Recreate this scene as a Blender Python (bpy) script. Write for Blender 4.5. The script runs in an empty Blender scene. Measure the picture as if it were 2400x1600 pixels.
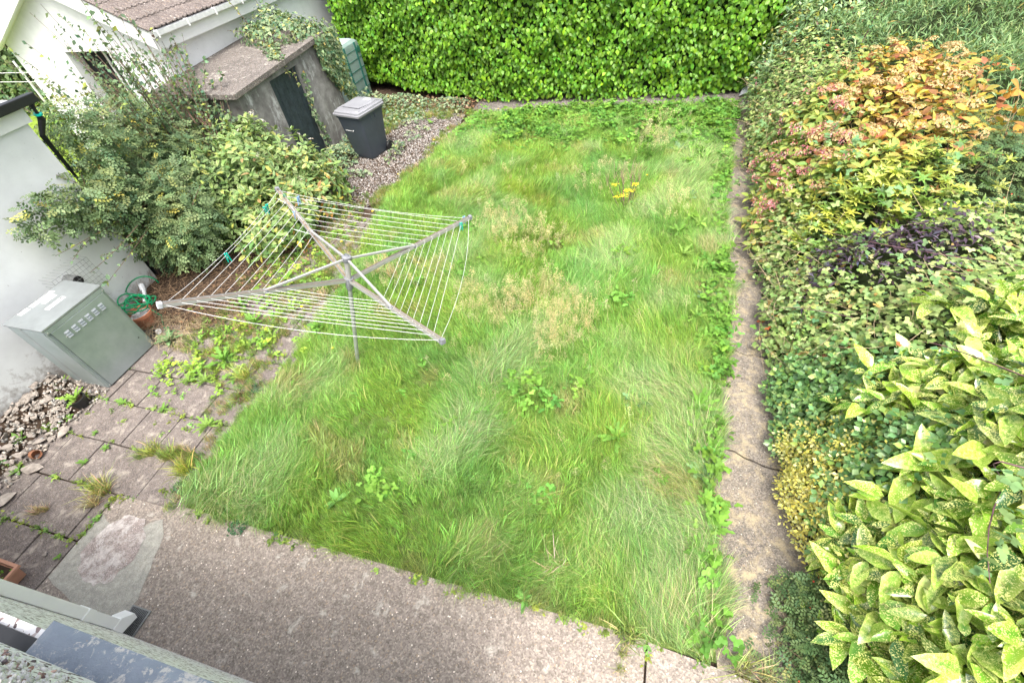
import bpy, bmesh, math, random
import numpy as np
from mathutils import Vector, Matrix
R = math.radians
random.seed(7); rng = np.random.default_rng(11)
scene = bpy.context.scene
# ------------------------------------------------------------------ camera
CH = 4.8
M = np.array([[0.960657822448843, 0.26120439659490224, -0.09438649992101657],
              [0.13058044310257447, -0.7247225990027202, -0.6765544341543241],
              [-0.24512302227041494, 0.6376122785002148, -0.7303186196851221]])
FPX = 1085.4530611803557
cam_d = bpy.data.cameras.new('camera'); cam = bpy.data.objects.new('camera', cam_d)
scene.collection.objects.link(cam); scene.camera = cam
cam_d.sensor_width = 36; cam_d.lens = FPX/2400*36; cam_d.clip_start = .02; cam_d.clip_end = 800
mw = Matrix.Identity(4)
for i in range(3):
    mw[i][0] = M[0][i]; mw[i][1] = -M[1][i]; mw[i][2] = -M[2][i]
mw[2][3] = CH
cam.matrix_world = mw
# ------------------------------------------------------------------ light
SUN_EL, SUN_AZ = 67, 162          # the sun stands behind the photographer; azimuth measured from +Y clockwise
world = bpy.data.worlds.new('World'); scene.world = world; world.use_nodes = True
wn = world.node_tree.nodes; wl = world.node_tree.links
bg = wn['Background']; sky = wn.new('ShaderNodeTexSky'); sky.sky_type = 'NISHITA'
sky.sun_disc = False; sky.sun_elevation = R(SUN_EL); sky.sun_rotation = R(SUN_AZ)
sky.air_density = 1.0; sky.dust_density = 8.0; sky.ozone_density = .6
hs = wn.new('ShaderNodeHueSaturation'); hs.inputs['Saturation'].default_value = .5   # thin white overcast
wl.new(sky.outputs[0], hs.inputs['Color']); wl.new(hs.outputs[0], bg.inputs[0]); bg.inputs[1].default_value = .15
sd = bpy.data.lights.new('sun', 'SUN'); sd.energy = 1.0; sd.angle = R(24); sd.color = (1, .955, .89)
sun = bpy.data.objects.new('sun', sd); scene.collection.objects.link(sun)
sdir = Vector((math.sin(R(SUN_AZ))*math.cos(R(SUN_EL)), math.cos(R(SUN_AZ))*math.cos(R(SUN_EL)), math.sin(R(SUN_EL))))
sun.rotation_euler = sdir.to_track_quat('Z', 'Y').to_euler(); sun.location = (0, -5, 12)
scene.view_settings.view_transform = 'Standard'; scene.view_settings.look = 'None'
scene.view_settings.gamma = 1; scene.view_settings.exposure = 1.33; scene.view_settings.use_curve_mapping = False
scene.cycles.max_bounces = 6; scene.cycles.transparent_max_bounces = 4
scene.cycles.diffuse_bounces = 3; scene.cycles.glossy_bounces = 2; scene.cycles.transmission_bounces = 3
# ------------------------------------------------------------------ helpers
COL = scene.collection

def tag(o, label=None, cat=None, group=None, kind=None):
    if label: o['label'] = label
    if cat: o['category'] = cat
    if group: o['group'] = group
    if kind: o['kind'] = kind
    return o

def thing(name, label, cat, loc=(0, 0, 0), rotz=0, group=None):
    o = bpy.data.objects.new(name, None); COL.objects.link(o)
    o.location = loc; o.rotation_euler = (0, 0, rotz); o.empty_display_size = .1
    return tag(o, label, cat, group)

def adopt(o, parent, world=False):
    if parent is not None:
        o.parent = parent
        if world:
            p = parent; m = Matrix.Identity(4)
            while p is not None:
                m = Matrix.LocRotScale(p.location, p.rotation_euler, p.scale) @ m if False else m
                p = p.parent
            base = parent
            # parts built in world coordinates: cancel the parent's own placement
            o.matrix_parent_inverse = wmat(base).inverted()
    return o

def wmat(o):
    m = Matrix.LocRotScale(o.location, o.rotation_euler, o.scale)
    if o.parent is not None:
        m = wmat(o.parent) @ o.matrix_parent_inverse @ m
    return m

def fast(name, V, F, mat=None, parent=None, col=None, world=True, smooth=False, link=True):
    """triangle (or quad) soup from arrays"""
    V = np.asarray(V, np.float32); F = np.asarray(F, np.int32)
    me = bpy.data.meshes.new(name); k = F.shape[1]
    me.vertices.add(len(V)); me.vertices.foreach_set('co', V.ravel())
    me.loops.add(F.size); me.loops.foreach_set('vertex_index', F.ravel())
    me.polygons.add(len(F)); me.polygons.foreach_set('loop_start', np.arange(0, F.size, k, dtype=np.int32))
    me.polygons.foreach_set('loop_total', np.full(len(F), k, np.int32))
    if smooth: me.polygons.foreach_set('use_smooth', np.ones(len(F), bool))
    me.update(calc_edges=True)
    if col is not None:
        a = me.color_attributes.new('col', 'FLOAT_COLOR', 'POINT')
        c = np.ones((len(V), 4), np.float32); c[:, :3] = col; a.data.foreach_set('color', c.ravel())
    if mat: me.materials.append(mat)
    if not link: return me
    o = bpy.data.objects.new(name, me); COL.objects.link(o)
    return adopt(o, parent, world)

class MB:
    """collects shapes and links them as one mesh object"""
    def __init__(s): s.b = bmesh.new()
    def box(s, lo, hi, m=None, bev=0):
        lo = Vector(lo); hi = Vector(hi)
        c = (lo+hi)/2; d = hi-lo
        r = bmesh.ops.create_cube(s.b, size=1)['verts']
        bmesh.ops.scale(s.b, vec=d, verts=r); bmesh.ops.translate(s.b, vec=c, verts=r)
        if bev:
            es = list({e for v in r for e in v.link_edges})
            q = bmesh.ops.bevel(s.b, geom=es, offset=bev, segments=2, affect='EDGES', profile=.6)
            r = list({v for f in q['faces'] for v in f.verts} | {v for v in r if v.is_valid})
        if m: bmesh.ops.transform(s.b, matrix=m, verts=r)
        return s
    def hull(s, pts):
        vs = [s.b.verts.new(p) for p in pts]
        q = bmesh.ops.convex_hull(s.b, input=vs)
        bmesh.ops.delete(s.b, geom=[e for e in q['geom_interior'] if isinstance(e, bmesh.types.BMVert)], context='VERTS')
        return s
    def prism(s, poly, z0, z1):
        a = [s.b.verts.new((x, y, z0)) for x, y in poly]; c = [s.b.verts.new((x, y, z1)) for x, y in poly]
        n = len(poly); s.b.faces.new(a[::-1]); s.b.faces.new(c)
        for i in range(n): s.b.faces.new((a[i], a[(i+1) % n], c[(i+1) % n], c[i]))
        return s
    def loft(s, rings, close=True):
        rs = [[s.b.verts.new(p) for p in r] for r in rings]; n = len(rs[0])
        for a, c in zip(rs, rs[1:]):
            for i in range(n): s.b.faces.new((a[i], a[(i+1) % n], c[(i+1) % n], c[i]))
        if close: s.b.faces.new(rs[0][::-1]); s.b.faces.new(rs[-1])
        return s
    def tube(s, pts, r, n=8, cap=True):
        pts = [Vector(p) for p in pts]; rings = []
        rr = r if hasattr(r, '__len__') else [r]*len(pts)
        up = Vector((0, 0, 1))
        for i, p in enumerate(pts):
            d = (pts[min(i+1, len(pts)-1)]-pts[max(i-1, 0)]).normalized()
            u = d.cross(up)
            if u.length < .05: u = d.cross(Vector((1, 0, 0)))
            u.normalize(); v = d.cross(u)
            rings.append([p+(u*math.cos(2*math.pi*k/n)+v*math.sin(2*math.pi*k/n))*rr[i] for k in range(n)])
        return s.loft(rings, cap)
    def lathe(s, prof, c=(0, 0, 0), n=24, m=None):
        rings = [[Vector((c[0]+r*math.cos(2*math.pi*k/n), c[1]+r*math.sin(2*math.pi*k/n), c[2]+z)) for k in range(n)] for r, z in prof]
        if m: rings = [[m @ p for p in r] for r in rings]
        return s.loft(rings, True)
    def build(s, name, mat, parent=None, world=True, smooth=False):
        bmesh.ops.recalc_face_normals(s.b, faces=s.b.faces)
        me = bpy.data.meshes.new(name); s.b.to_mesh(me); s.b.free()
        if smooth:
            for p in me.polygons: p.use_smooth = True
            me.set_sharp_from_angle(angle=R(38))
        if mat: me.materials.append(mat)
        o = bpy.data.objects.new(name, me); COL.objects.link(o)
        return adopt(o, parent, world)

def obar(a, b, w, h, up=(0, 0, 1)):
    """matrix for a unit-x bar from a to b"""
    a = Vector(a); b = Vector(b); d = (b-a).normalized(); u = Vector(up)
    sde = u.cross(d).normalized(); u = d.cross(sde)
    m = Matrix((d, sde, u)).transposed().to_4x4(); m.translation = a
    return m, (b-a).length

def copy_tree(o, parent=None):
    c = o.copy(); COL.objects.link(c); c.parent = parent
    for ch in list(o.children): copy_tree(ch, c)
    return c

def hsv_var(c, n, dv=.18, dh=.12):
    """n variations of a colour: brightness and warm/cool shifts"""
    c = np.array(c, float)
    v = np.exp(rng.normal(0, dv, (n, 1))); w = rng.normal(0, dh, (n, 1))
    k = np.concatenate([1+w, 1+w*.15, 1-w*.6], 1)
    return np.clip(c*v*k, .003, .95)

# smooth pseudo noise on the plane
def mknoise(seed, scale, n=10):
    r = np.random.default_rng(seed); k = r.normal(0, 1, (n, 2))/scale*2.2; p = r.uniform(0, 6.28, n); a = r.uniform(.5, 1, n)
    return lambda x, y: sum(a[i]*np.sin(k[i, 0]*x+k[i, 1]*y+p[i]) for i in range(n))/math.sqrt(n*.3)

# ------------------------------------------------------------------ materials
def newmat(name):
    m = bpy.data.materials.new(name); m.use_nodes = True
    nt = m.node_tree; return m, nt, nt.nodes['Principled BSDF'], nt.nodes['Material Output']

def N(nt, t, **kw):
    n = nt.nodes.new(t)
    for k, v in kw.items():
        if k in n.inputs.keys() if isinstance(k, str) else False: n.inputs[k].default_value = v
        else: setattr(n, k, v)
    return n

def ramp(nt, src, stops):
    r = nt.nodes.new('ShaderNodeValToRGB'); e = r.color_ramp.elements
    while len(e) < len(stops): e.new(.5)
    for el, (p, c) in zip(e, stops):
        el.position = p; el.color = (*c, 1) if len(c) == 3 else c
    nt.links.new(src, r.inputs[0]); return r.outputs[0]

def noise(nt, vec, scale, detail=6, rough=.6, dist=0):
    n = nt.nodes.new('ShaderNodeTexNoise'); n.inputs['Scale'].default_value = scale
    n.inputs['Detail'].default_value = detail; n.inputs['Roughness'].default_value = rough; n.inputs['Distortion'].default_value = dist
    nt.links.new(vec, n.inputs['Vector']); return n.outputs['Fac']

def mixc(nt, f, a, b, mode='MIX'):
    n = nt.nodes.new('ShaderNodeMix'); n.data_type = 'RGBA'; n.blend_type = mode
    for s, v in ((0, f), (6, a), (7, b)):
        if hasattr(v, 'links') or hasattr(v, 'is_linked'): nt.links.new(v, n.inputs[s])
        elif s == 0: n.inputs[s].default_value = v
        else: n.inputs[s].default_value = (*v, 1)
    return n.outputs[2]

def bump(nt, bs, h, strength=.3, dist=.01):
    b = nt.nodes.new('ShaderNodeBump'); b.inputs['Strength'].default_value = strength; b.inputs['Distance'].default_value = dist
    nt.links.new(h, b.inputs['Height']); nt.links.new(b.outputs[0], bs.inputs['Normal'])

def coords(nt, kind='Object'):
    return nt.nodes.new('ShaderNodeTexCoord').outputs[kind]

def wpos(nt):
    return nt.nodes.new('ShaderNodeNewGeometry').outputs['Position']

def plain(name, c, rough=.5, metal=0, var=.12, scale=8, bmp=0, spec=.5, c2=None):
    m, nt, bs, out = newmat(name); p = wpos(nt)
    n = noise(nt, p, scale, 5, .65)
    c = np.array(c); lo = c*(1-var) if c2 is None else np.array(c2); hi = np.clip(c*(1+var), 0, .95)
    nt.links.new(ramp(nt, n, [(.32, tuple(lo)), (.68, tuple(hi))]), bs.inputs['Base Color'])
    bs.inputs['Roughness'].default_value = rough; bs.inputs['Metallic'].default_value = metal
    bs.inputs['Specular IOR Level'].default_value = spec
    if bmp: bump(nt, bs, noise(nt, p, scale*12, 4), bmp, .004)
    return m

def leafmat(name, rough=.45, trans=.22, spec=.4, spots=None, instancer=False, nvar=.25, nscale=9):
    m, nt, bs, out = newmat(name)
    a = nt.nodes.new('ShaderNodeAttribute'); a.attribute_name = 'col'
    c = a.outputs['Color']
    if instancer:
        t = nt.nodes.new('ShaderNodeAttribute'); t.attribute_type = 'INSTANCER'; t.attribute_name = 'tint'
        c = mixc(nt, 1, c, t.outputs['Color'], 'MULTIPLY')
    if nvar:
        n = noise(nt, wpos(nt), nscale, 3)
        c = mixc(nt, 1, c, ramp(nt, n, [(.3, (1-nvar,)*3), (.7, (1+nvar*.6,)*3)]), 'MULTIPLY')
    if spots:
        oi = nt.nodes.new('ShaderNodeObjectInfo'); vm = nt.nodes.new('ShaderNodeVectorMath'); vm.operation = 'ADD'
        nt.links.new(coords(nt), vm.inputs[0])
        mm = nt.nodes.new('ShaderNodeMath'); mm.operation = 'MULTIPLY'; mm.inputs[1].default_value = 37
        nt.links.new(oi.outputs['Random'], mm.inputs[0]); nt.links.new(mm.outputs[0], vm.inputs[1])
        s1 = noise(nt, vm.outputs[0], spots[1], 2, .6); s2 = noise(nt, vm.outputs[0], spots[1]*.13, 2)
        ad = nt.nodes.new('ShaderNodeMath'); ad.operation = 'MULTIPLY_ADD'; ad.inputs[1].default_value = .45
        nt.links.new(s2, ad.inputs[0]); nt.links.new(s1, ad.inputs[2])
        f = ramp(nt, ad.outputs[0], [(spots[2], (0, 0, 0)), (spots[2]+.035, (1, 1, 1))])
        c = mixc(nt, f, c, spots[0])
    nt.links.new(c, bs.inputs['Base Color']); bs.inputs['Roughness'].default_value = rough
    bs.inputs['Specular IOR Level'].default_value = spec
    if trans:
        tr = nt.nodes.new('ShaderNodeBsdfTranslucent'); mx = nt.nodes.new('ShaderNodeMixShader'); mx.inputs[0].default_value = trans
        nt.links.new(mixc(nt, 1, c, (1.25, 1.25, .7), 'MULTIPLY'), tr.inputs['Color'])
        nt.links.new(bs.outputs[0], mx.inputs[1]); nt.links.new(tr.outputs[0], mx.inputs[2]); nt.links.new(mx.outputs[0], out.inputs[0])
    return m

def concrete(name, base, dark, light, pebble=90, lich=.0, bmp=.5, lichc=(.55, .52, .46), stain=1.3):
    """exposed-aggregate concrete: pebbles of several colours in a matrix, with stains"""
    m, nt, bs, out = newmat(name); p = wpos(nt)
    big = noise(nt, p, stain, 5, .6); c = ramp(nt, big, [(.3, dark), (.7, base)])
    v = nt.nodes.new('ShaderNodeTexVoronoi'); v.inputs['Scale'].default_value = pebble; nt.links.new(p, v.inputs['Vector'])
    sep = nt.nodes.new('ShaderNodeSeparateColor'); nt.links.new(v.outputs['Color'], sep.inputs[0])
    pc = ramp(nt, sep.outputs[0], [(0, tuple(x*.55 for x in dark)), (.45, base), (.8, light), (.93, tuple(min(.9, x*1.5) for x in light)), (1, (.42, .3, .18))])
    c = mixc(nt, .45, c, pc)
    mid = noise(nt, p, 14, 6, .7); c = mixc(nt, 1, c, ramp(nt, mid, [(.3, (.72, .7, .7)), (.7, (1.22, 1.2, 1.18))]), 'MULTIPLY')
    # sparse pale pebbles
    v2 = nt.nodes.new('ShaderNodeTexVoronoi'); v2.inputs['Scale'].default_value = pebble*.45; nt.links.new(p, v2.inputs['Vector'])
    s2 = nt.nodes.new('ShaderNodeSeparateColor'); nt.links.new(v2.outputs['Color'], s2.inputs[0])
    a = nt.nodes.new('ShaderNodeMath'); a.operation = 'LESS_THAN'; a.inputs[1].default_value = .24; nt.links.new(v2.outputs['Distance'], a.inputs[0])
    b = nt.nodes.new('ShaderNodeMath'); b.operation = 'GREATER_THAN'; b.inputs[1].default_value = .93; nt.links.new(s2.outputs[1], b.inputs[0])
    ab = nt.nodes.new('ShaderNodeMath'); ab.operation = 'MULTIPLY'; nt.links.new(a.outputs[0], ab.inputs[0]); nt.links.new(b.outputs[0], ab.inputs[1])
    c = mixc(nt, ab.outputs[0], c, tuple(min(.8, x*1.9) for x in light))
    if lich:
        ln = noise(nt, p, 5.5, 8, .75, .4)
        c = mixc(nt, ramp(nt, ln, [(.62-lich, (0, 0, 0)), (.72-lich*.6, (.85, .85, .85))]), c, lichc)
    nt.links.new(c, bs.inputs['Base Color']); bs.inputs['Roughness'].default_value = .9; bs.inputs['Specular IOR Level'].default_value = .25
    bump(nt, bs, v.outputs['Distance'], bmp, .006)
    return m

MT = {}
MT['conc'] = concrete('yard_concrete', (.285, .25, .218), (.20, .175, .153), (.41, .365, .32), 75, .05)
MT['slab'] = concrete('paving_concrete', (.185, .163, .152), (.095, .083, .078), (.28, .25, .23), 160, .09, .25, (.40, .36, .31), 2.6)
MT['path'] = concrete('path_concrete', (.23, .205, .175), (.105, .096, .088), (.34, .31, .26), 100, .13, .6, (.42, .35, .22), 1.9)
MT['patch'] = concrete('repair_mortar', (.37, .37, .33), (.31, .31, .28), (.40, .40, .36), 260, .02, .2)
MT['patch2'] = concrete('worn_mortar', (.36, .31, .29), (.20, .17, .16), (.5, .46, .44), 150, .17, .5, (.66, .62, .59), 5)
MT['roofslab'] = concrete('weathered_roof_concrete', (.165, .15, .14), (.08, .073, .068), (.32, .30, .275), 80, .06, .9)
MT['soil'] = plain('soil', (.06, .042, .03), .95, var=.5, scale=14, bmp=.8, spec=.1)
MT['lawnsoil'] = plain('lawn_soil', (.09, .13, .035), .95, var=.5, scale=5, bmp=.8, spec=.1)
MT['galv'] = plain('galvanised_steel', (.36, .41, .43), .38, .45, .1, 1.4, c2=(.25, .31, .30))
MT['galvtop'] = plain('galvanised_top', (.33, .36, .37), .4, .5, .12, 4)
MT['alu'] = plain('aluminium', (.46, .46, .45), .4, .4, .1, 20)
MT['channel'] = plain('channel_inside', (.30, .25, .18), .7, .1, .4, 30)
MT['rust'] = plain('rusty_edge', (.33, .15, .08), .8, .2, .3, 40)
MT['pole'] = plain('pole_steel', (.34, .37, .33), .5, .4, .15, 12)
MT['blackpl'] = plain('black_plastic', (.016, .017, .019), .4, 0, .2, 10)
MT['greypl'] = plain('grey_hub_plastic', (.2, .21, .23), .5, 0, .2, 30)
MT['line'] = plain('white_line', (.78, .78, .78), .45, 0, .05, 30)
MT['bin'] = plain('bin_plastic', (.05, .062, .08), .5, 0, .12, 3)
MT['lid'] = plain('bin_lid_plastic', (.23, .235, .255), .45, 0, .1, 4)
MT['upvc'] = plain('white_upvc', (.86, .87, .87), .35, 0, .03, 6)
MT['upvcd'] = plain('dirty_white_upvc', (.7, .72, .71), .5, 0, .14, 9)
MT['tankg'] = plain('tank_plastic', (.19, .27, .25), .5, 0, .1, 3)
MT['tankt'] = plain('tank_top', (.34, .42, .41), .5, 0, .12, 4)
MT['tankd'] = plain('tank_dark_ribs', (.02, .13, .105), .5, 0, .1, 3)
MT['door'] = plain('black_green_paint', (.032, .046, .055), .5, 0, .3, 9, 0, c2=(.016, .024, .03))
MT['wood'] = plain('dry_twig', (.26, .17, .10), .9, 0, .45, 25)
MT['stem'] = plain('shrub_stem', (.12, .075, .05), .8, 0, .3, 12)
MT['cane'] = plain('bramble_cane', (.17, .085, .10), .6, 0, .35, 8)
MT['drystem'] = plain('dry_stem', (.45, .36, .22), .8, 0, .25, 12)
MT['terra'] = plain('terracotta', (.50, .19, .10), .75, 0, .12, 14, .2)
MT['terra2'] = plain('pale_terracotta', (.48, .25, .165), .75, 0, .1, 10, .2)
MT['hose'] = plain('green_hose', (.0, .22, .085), .35, 0, .1, 10)
MT['teal'] = plain('teal_plastic', (.0, .46, .36), .35, 0, .05, 10)
MT['bluepl'] = plain('pale_blue_plastic', (.25, .42, .68), .35, 0, .05, 10)
MT['yellowpl'] = plain('pale_yellow_plastic', (.68, .66, .3), .35, 0, .05, 10)
MT['greenpl'] = plain('green_plastic', (.03, .3, .13), .35, 0, .05, 10)
MT['stone'] = plain('rubble_stone', (.36, .32, .28), .9, 0, .3, 9, .6, .2, c2=(.19, .165, .145))
MT['grav'] = None
MT['sticker'] = None
MT['bagm'] = plain('pale_grey_sheet', (.5, .52, .55), .4, 0, .2, 20)
MT['dark'] = plain('dark_and_shade', (.012, .012, .014), .9, 0, .2, 6)  # near-black for dark parts; also stands for shade inside openings
MT['iron'] = plain('grate_steel', (.22, .23, .23), .45, .5, .2, 60)
MT['orange'] = plain('orange_paint', (.75, .32, .12), .6, 0, .1, 8)

def render_white(name, base=(.76, .785, .79), grime=True):
    m, nt, bs, out = newmat(name); p = wpos(nt)
    c = ramp(nt, noise(nt, p, 2.2, 7, .65), [(.25, tuple(x*.86 for x in base)), (.6, base)])
    sp = noise(nt, p, 26, 3, .5, .2)
    c = mixc(nt, ramp(nt, sp, [(.70, (0, 0, 0)), (.76, (.5, .5, .5))]), c, (.3, .28, .26))
    if grime:
        sx = nt.nodes.new('ShaderNodeSeparateXYZ'); nt.links.new(p, sx.inputs[0])
        mr = nt.nodes.new('ShaderNodeMapRange'); mr.inputs[1].default_value = .05; mr.inputs[2].default_value = .8; mr.inputs[3].default_value = .42; mr.inputs[4].default_value = 0
        nt.links.new(sx.outputs[2], mr.inputs[0])
        ad = nt.nodes.new('ShaderNodeMath'); ad.operation = 'ADD'; nt.links.new(mr.outputs[0], ad.inputs[0]); nt.links.new(noise(nt, p, 7, 8, .75), ad.inputs[1])
        c = mixc(nt, ramp(nt, ad.outputs[0], [(.72, (0, 0, 0)), (.95, (.8, .8, .8))]), c, (.2, .175, .15))
    nt.links.new(c, bs.inputs['Base Color']); bs.inputs['Roughness'].default_value = .85; bs.inputs['Specular IOR Level'].default_value = .2
    bump(nt, bs, noise(nt, p, 90, 4), .25, .004); return m
MT['white'] = render_white('white_render')
MT['white2'] = render_white('clean_white_render', (.85, .87, .87), False)

def shedwall():
    m, nt, bs, out = newmat('stained_shed_render'); p = wpos(nt)
    c = ramp(nt, noise(nt, p, 2.6, 8, .68), [(.3, (.11, .105, .10)), (.5, (.22, .215, .205)), (.72, (.36, .355, .34))])
    mp = nt.nodes.new('ShaderNodeMapping'); mp.inputs['Scale'].default_value = (3.6, 3.6, 1.7); nt.links.new(p, mp.inputs[0])
    c = mixc(nt, ramp(nt, noise(nt, mp.outputs[0], 1.1, 8, .72), [(.55, (0, 0, 0)), (.66, (.8, .8, .8))]), c, (.56, .58, .57))
    nt.links.new(c, bs.inputs['Base Color']); bs.inputs['Roughness'].default_value = .95; bs.inputs['Specular IOR Level'].default_value = .15
    bump(nt, bs, noise(nt, p, 60, 6), .5, .01); return m
MT['shed'] = shedwall()

def pebbledash():
    m, nt, bs, out = newmat('pebbledash'); p = wpos(nt)
    v = nt.nodes.new('ShaderNodeTexVoronoi'); v.inputs['Scale'].default_value = 48; nt.links.new(p, v.inputs['Vector'])
    s = nt.nodes.new('ShaderNodeSeparateColor'); nt.links.new(v.outputs['Color'], s.inputs[0])
    c = ramp(nt, s.outputs[0], [(0, (.10, .08, .08)), (.16, (.36, .27, .26)), (.22, (.86, .85, .85)), (1, (.93, .93, .93))])
    nt.links.new(c, bs.inputs['Base Color']); bs.inputs['Roughness'].default_value = .8
    bump(nt, bs, v.outputs['Distance'], .5, .008); return m
MT['dash'] = pebbledash()

def coping():
    m, nt, bs, out = newmat('slate_blue_paint'); p = wpos(nt)
    c = ramp(nt, noise(nt, p, 5, 6, .6), [(.3, (.20, .245, .31)), (.7, (.31, .36, .43))])
    c = mixc(nt, ramp(nt, noise(nt, p, 9, 10, .8, .5), [(.53, (0, 0, 0)), (.575, (.9, .9, .9))]), c, (.62, .6, .57))
    c = mixc(nt, ramp(nt, noise(nt, p, 22, 3, .5, 1), [(.73, (0, 0, 0)), (.745, (1, 1, 1))]), c, (.62, .34, .07))
    nt.links.new(c, bs.inputs['Base Color']); bs.inputs['Roughness'].default_value = .45
    bump(nt, bs, noise(nt, p, 18, 8, .7), .6, .02); return m
MT['coping'] = coping()

# leaf materials
MT['leaf'] = leafmat('leaf', .55, .2, .25)
MT['hedgeleaf'] = leafmat('hedge_leaf', .42, .22, .35)
MT['gloss'] = leafmat('glossy_leaf', .3, .18, .5)
MT['auc'] = leafmat('spotted_leaf', .22, .12, .55, spots=((.80, .80, .28), 105, .775), nvar=.15)
MT['grass'] = leafmat('grass_blade', .55, .3, .25, instancer=True, nvar=.0)
MT['inst'] = leafmat('plant_bits', .6, .25, .25, instancer=True, nvar=.0)
MT['stonei'] = leafmat('stone_chips', .9, 0, .2, instancer=True, nvar=.3, nscale=30)

# ------------------------------------------------------------------ leaf shapes
def leaf_t(width=.5, rows=3, fold=.12, curl=.15, peak=.42, tooth=0, ripple=0):
    """leaf of length 1 along +y, normal +z -> verts, tris, edge factor"""
    ys = np.linspace(0, 1, rows+2)[1:-1]
    V = [(0, 0, 0)]; E = [0.3]
    for i, y in enumerate(ys):
        w = width*.5*math.sin(math.pi*(y**(math.log(.5)/math.log(peak))))**.8
        if tooth: w *= (1+tooth if i % 2 else 1-tooth)
        z = -curl*y*y; rp = ripple*(1 if i % 2 else -1)
        V += [(-w, y, z+fold*w*2+rp), (0, y, z), (w, y, z+fold*w*2-rp)]; E += [1, 0, 1]
    V.append((0, 1, -curl)); E.append(.8)
    n = rows; F = []; last = 1+3*n
    F += [(0, 2, 1), (0, 3, 2)]
    for i in range(n-1):
        a = 1+3*i; b = a+3
        F += [(a, a+1, b+1), (a, b+1, b), (a+1, a+2, b+2), (a+1, b+2, b+1)]
    a = 1+3*(n-1); F += [(a, a+1, last), (a+1, a+2, last)]
    return np.array(V, float), np.array(F), np.array(E, float)

def merge_t(ts):
    V = []; F = []; E = []; n = 0
    for v, f, e in ts: V.append(v); F.append(f+n); E.append(e); n += len(v)
    return np.concatenate(V), np.concatenate(F), np.concatenate(E)

def xf_t(t, rz=0, tilt=0, off=(0, 0, 0), s=1):
    v, f, e = t; m = np.array((Matrix.Rotation(rz, 3, 'Z') @ Matrix.Rotation(tilt, 3, 'X')))
    return (v*s) @ m.T + np.array(off), f, e

OV = leaf_t(.62, 1, .15, .1); OVB = leaf_t(.75, 3, .12, .18, .4); LAN = leaf_t(.3, 1, .15, .12)
LANB = leaf_t(.42, 3, .15, .2, .45); AUC = leaf_t(.38, 4, .16, .22, .42, .06); NARROW = leaf_t(.14, 1, .2, .1)
RND = leaf_t(.82, 2, .12, .12, .5)
TRI = merge_t([xf_t(RND, a, .1, s=.6) for a in (-1.35, 0, 1.35)])             # bramble: three leaflets
QUIN = merge_t([xf_t(leaf_t(.8, 1, .12, .12, .5), a, .1, (0, .1*abs(a), 0), s=.5+.05*(a == 0)) for a in (-2.3, -1.2, 0, 1.2, 2.3)])   # bramble: five leaflets
SPRIG = merge_t([xf_t(OV, (1 if i % 2 else -1)*.95, .15, (0, i*.13, 0), .34) for i in range(7)]+[xf_t(OV, 0, .1, (0, .9, 0), .3)])
SPRIGL = merge_t([xf_t(LAN, (1 if i % 2 else -1)*.75, .15, (0, i*.12, 0), .42) for i in range(7)]+[xf_t(LAN, 0, .1, (0, .85, 0), .4)])
WHORL = merge_t([xf_t(leaf_t(.26, 2, .1, .25), k*2*math.pi/9, .55-.25*(k % 2), s=1-.2*(k % 2)) for k in range(9)])
IVY = (np.array([(0, .05, 0), (-.42, .12, .03), (-.3, .5, .02), (0, 1, -.08), (.3, .5, .02), (.42, .12, .03), (0, .42, -.04)], float),
       np.array([(6, 1, 0), (6, 2, 1), (6, 3, 2), (6, 4, 3), (6, 5, 4), (6, 0, 5)]), np.array([.8, 1, 1, 1, 1, 1, 0.]))
DAND = leaf_t(.21, 8, .1, .45, .62, .5)
FLORET = merge_t([xf_t(leaf_t(.9, 1, 0, .05), k*math.pi/2, .2, s=.5) for k in range(4)])

def frames(nrm, tip):
    n = nrm/np.linalg.norm(nrm, axis=1, keepdims=True)
    t = tip-(tip*n).sum(1, keepdims=True)*n; t /= np.linalg.norm(t, axis=1, keepdims=True)+1e-9
    s = np.cross(t, n); return s, t, n

def spray(t, P, nrm, tip, size, cols, edge=None, efac=0):
    """place template t at every P -> one vertex/face/colour soup"""
    V, F, E = t; s, u, n = frames(nrm, tip); sz = np.asarray(size).reshape(-1, 1, 1)
    W = P[:, None, :] + sz*(V[None, :, 0:1]*s[:, None, :]+V[None, :, 1:2]*u[:, None, :]+V[None, :, 2:3]*n[:, None, :])
    k = len(V); FF = (F[None]+np.arange(len(P))[:, None, None]*k).reshape(-1, 3)
    C = np.repeat(cols[:, None, :], k, 1)
    if edge is not None:
        w = np.clip((E-.45)*2, 0, 1)[None, :, None]*np.asarray(efac).reshape(-1, 1, 1)
        C = C*(1-w)+np.asarray(edge)[None, None, :]*w
    return W.reshape(-1, 3), FF, C.reshape(-1, 3)

def cat(parts):
    V = []; F = []; C = []; n = 0
    for v, f, c in parts: V.append(v); F.append(f+n); C.append(c); n += len(v)
    return np.concatenate(V), np.concatenate(F), np.concatenate(C)

CAMP = np.array([0, 0, CH])

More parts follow.
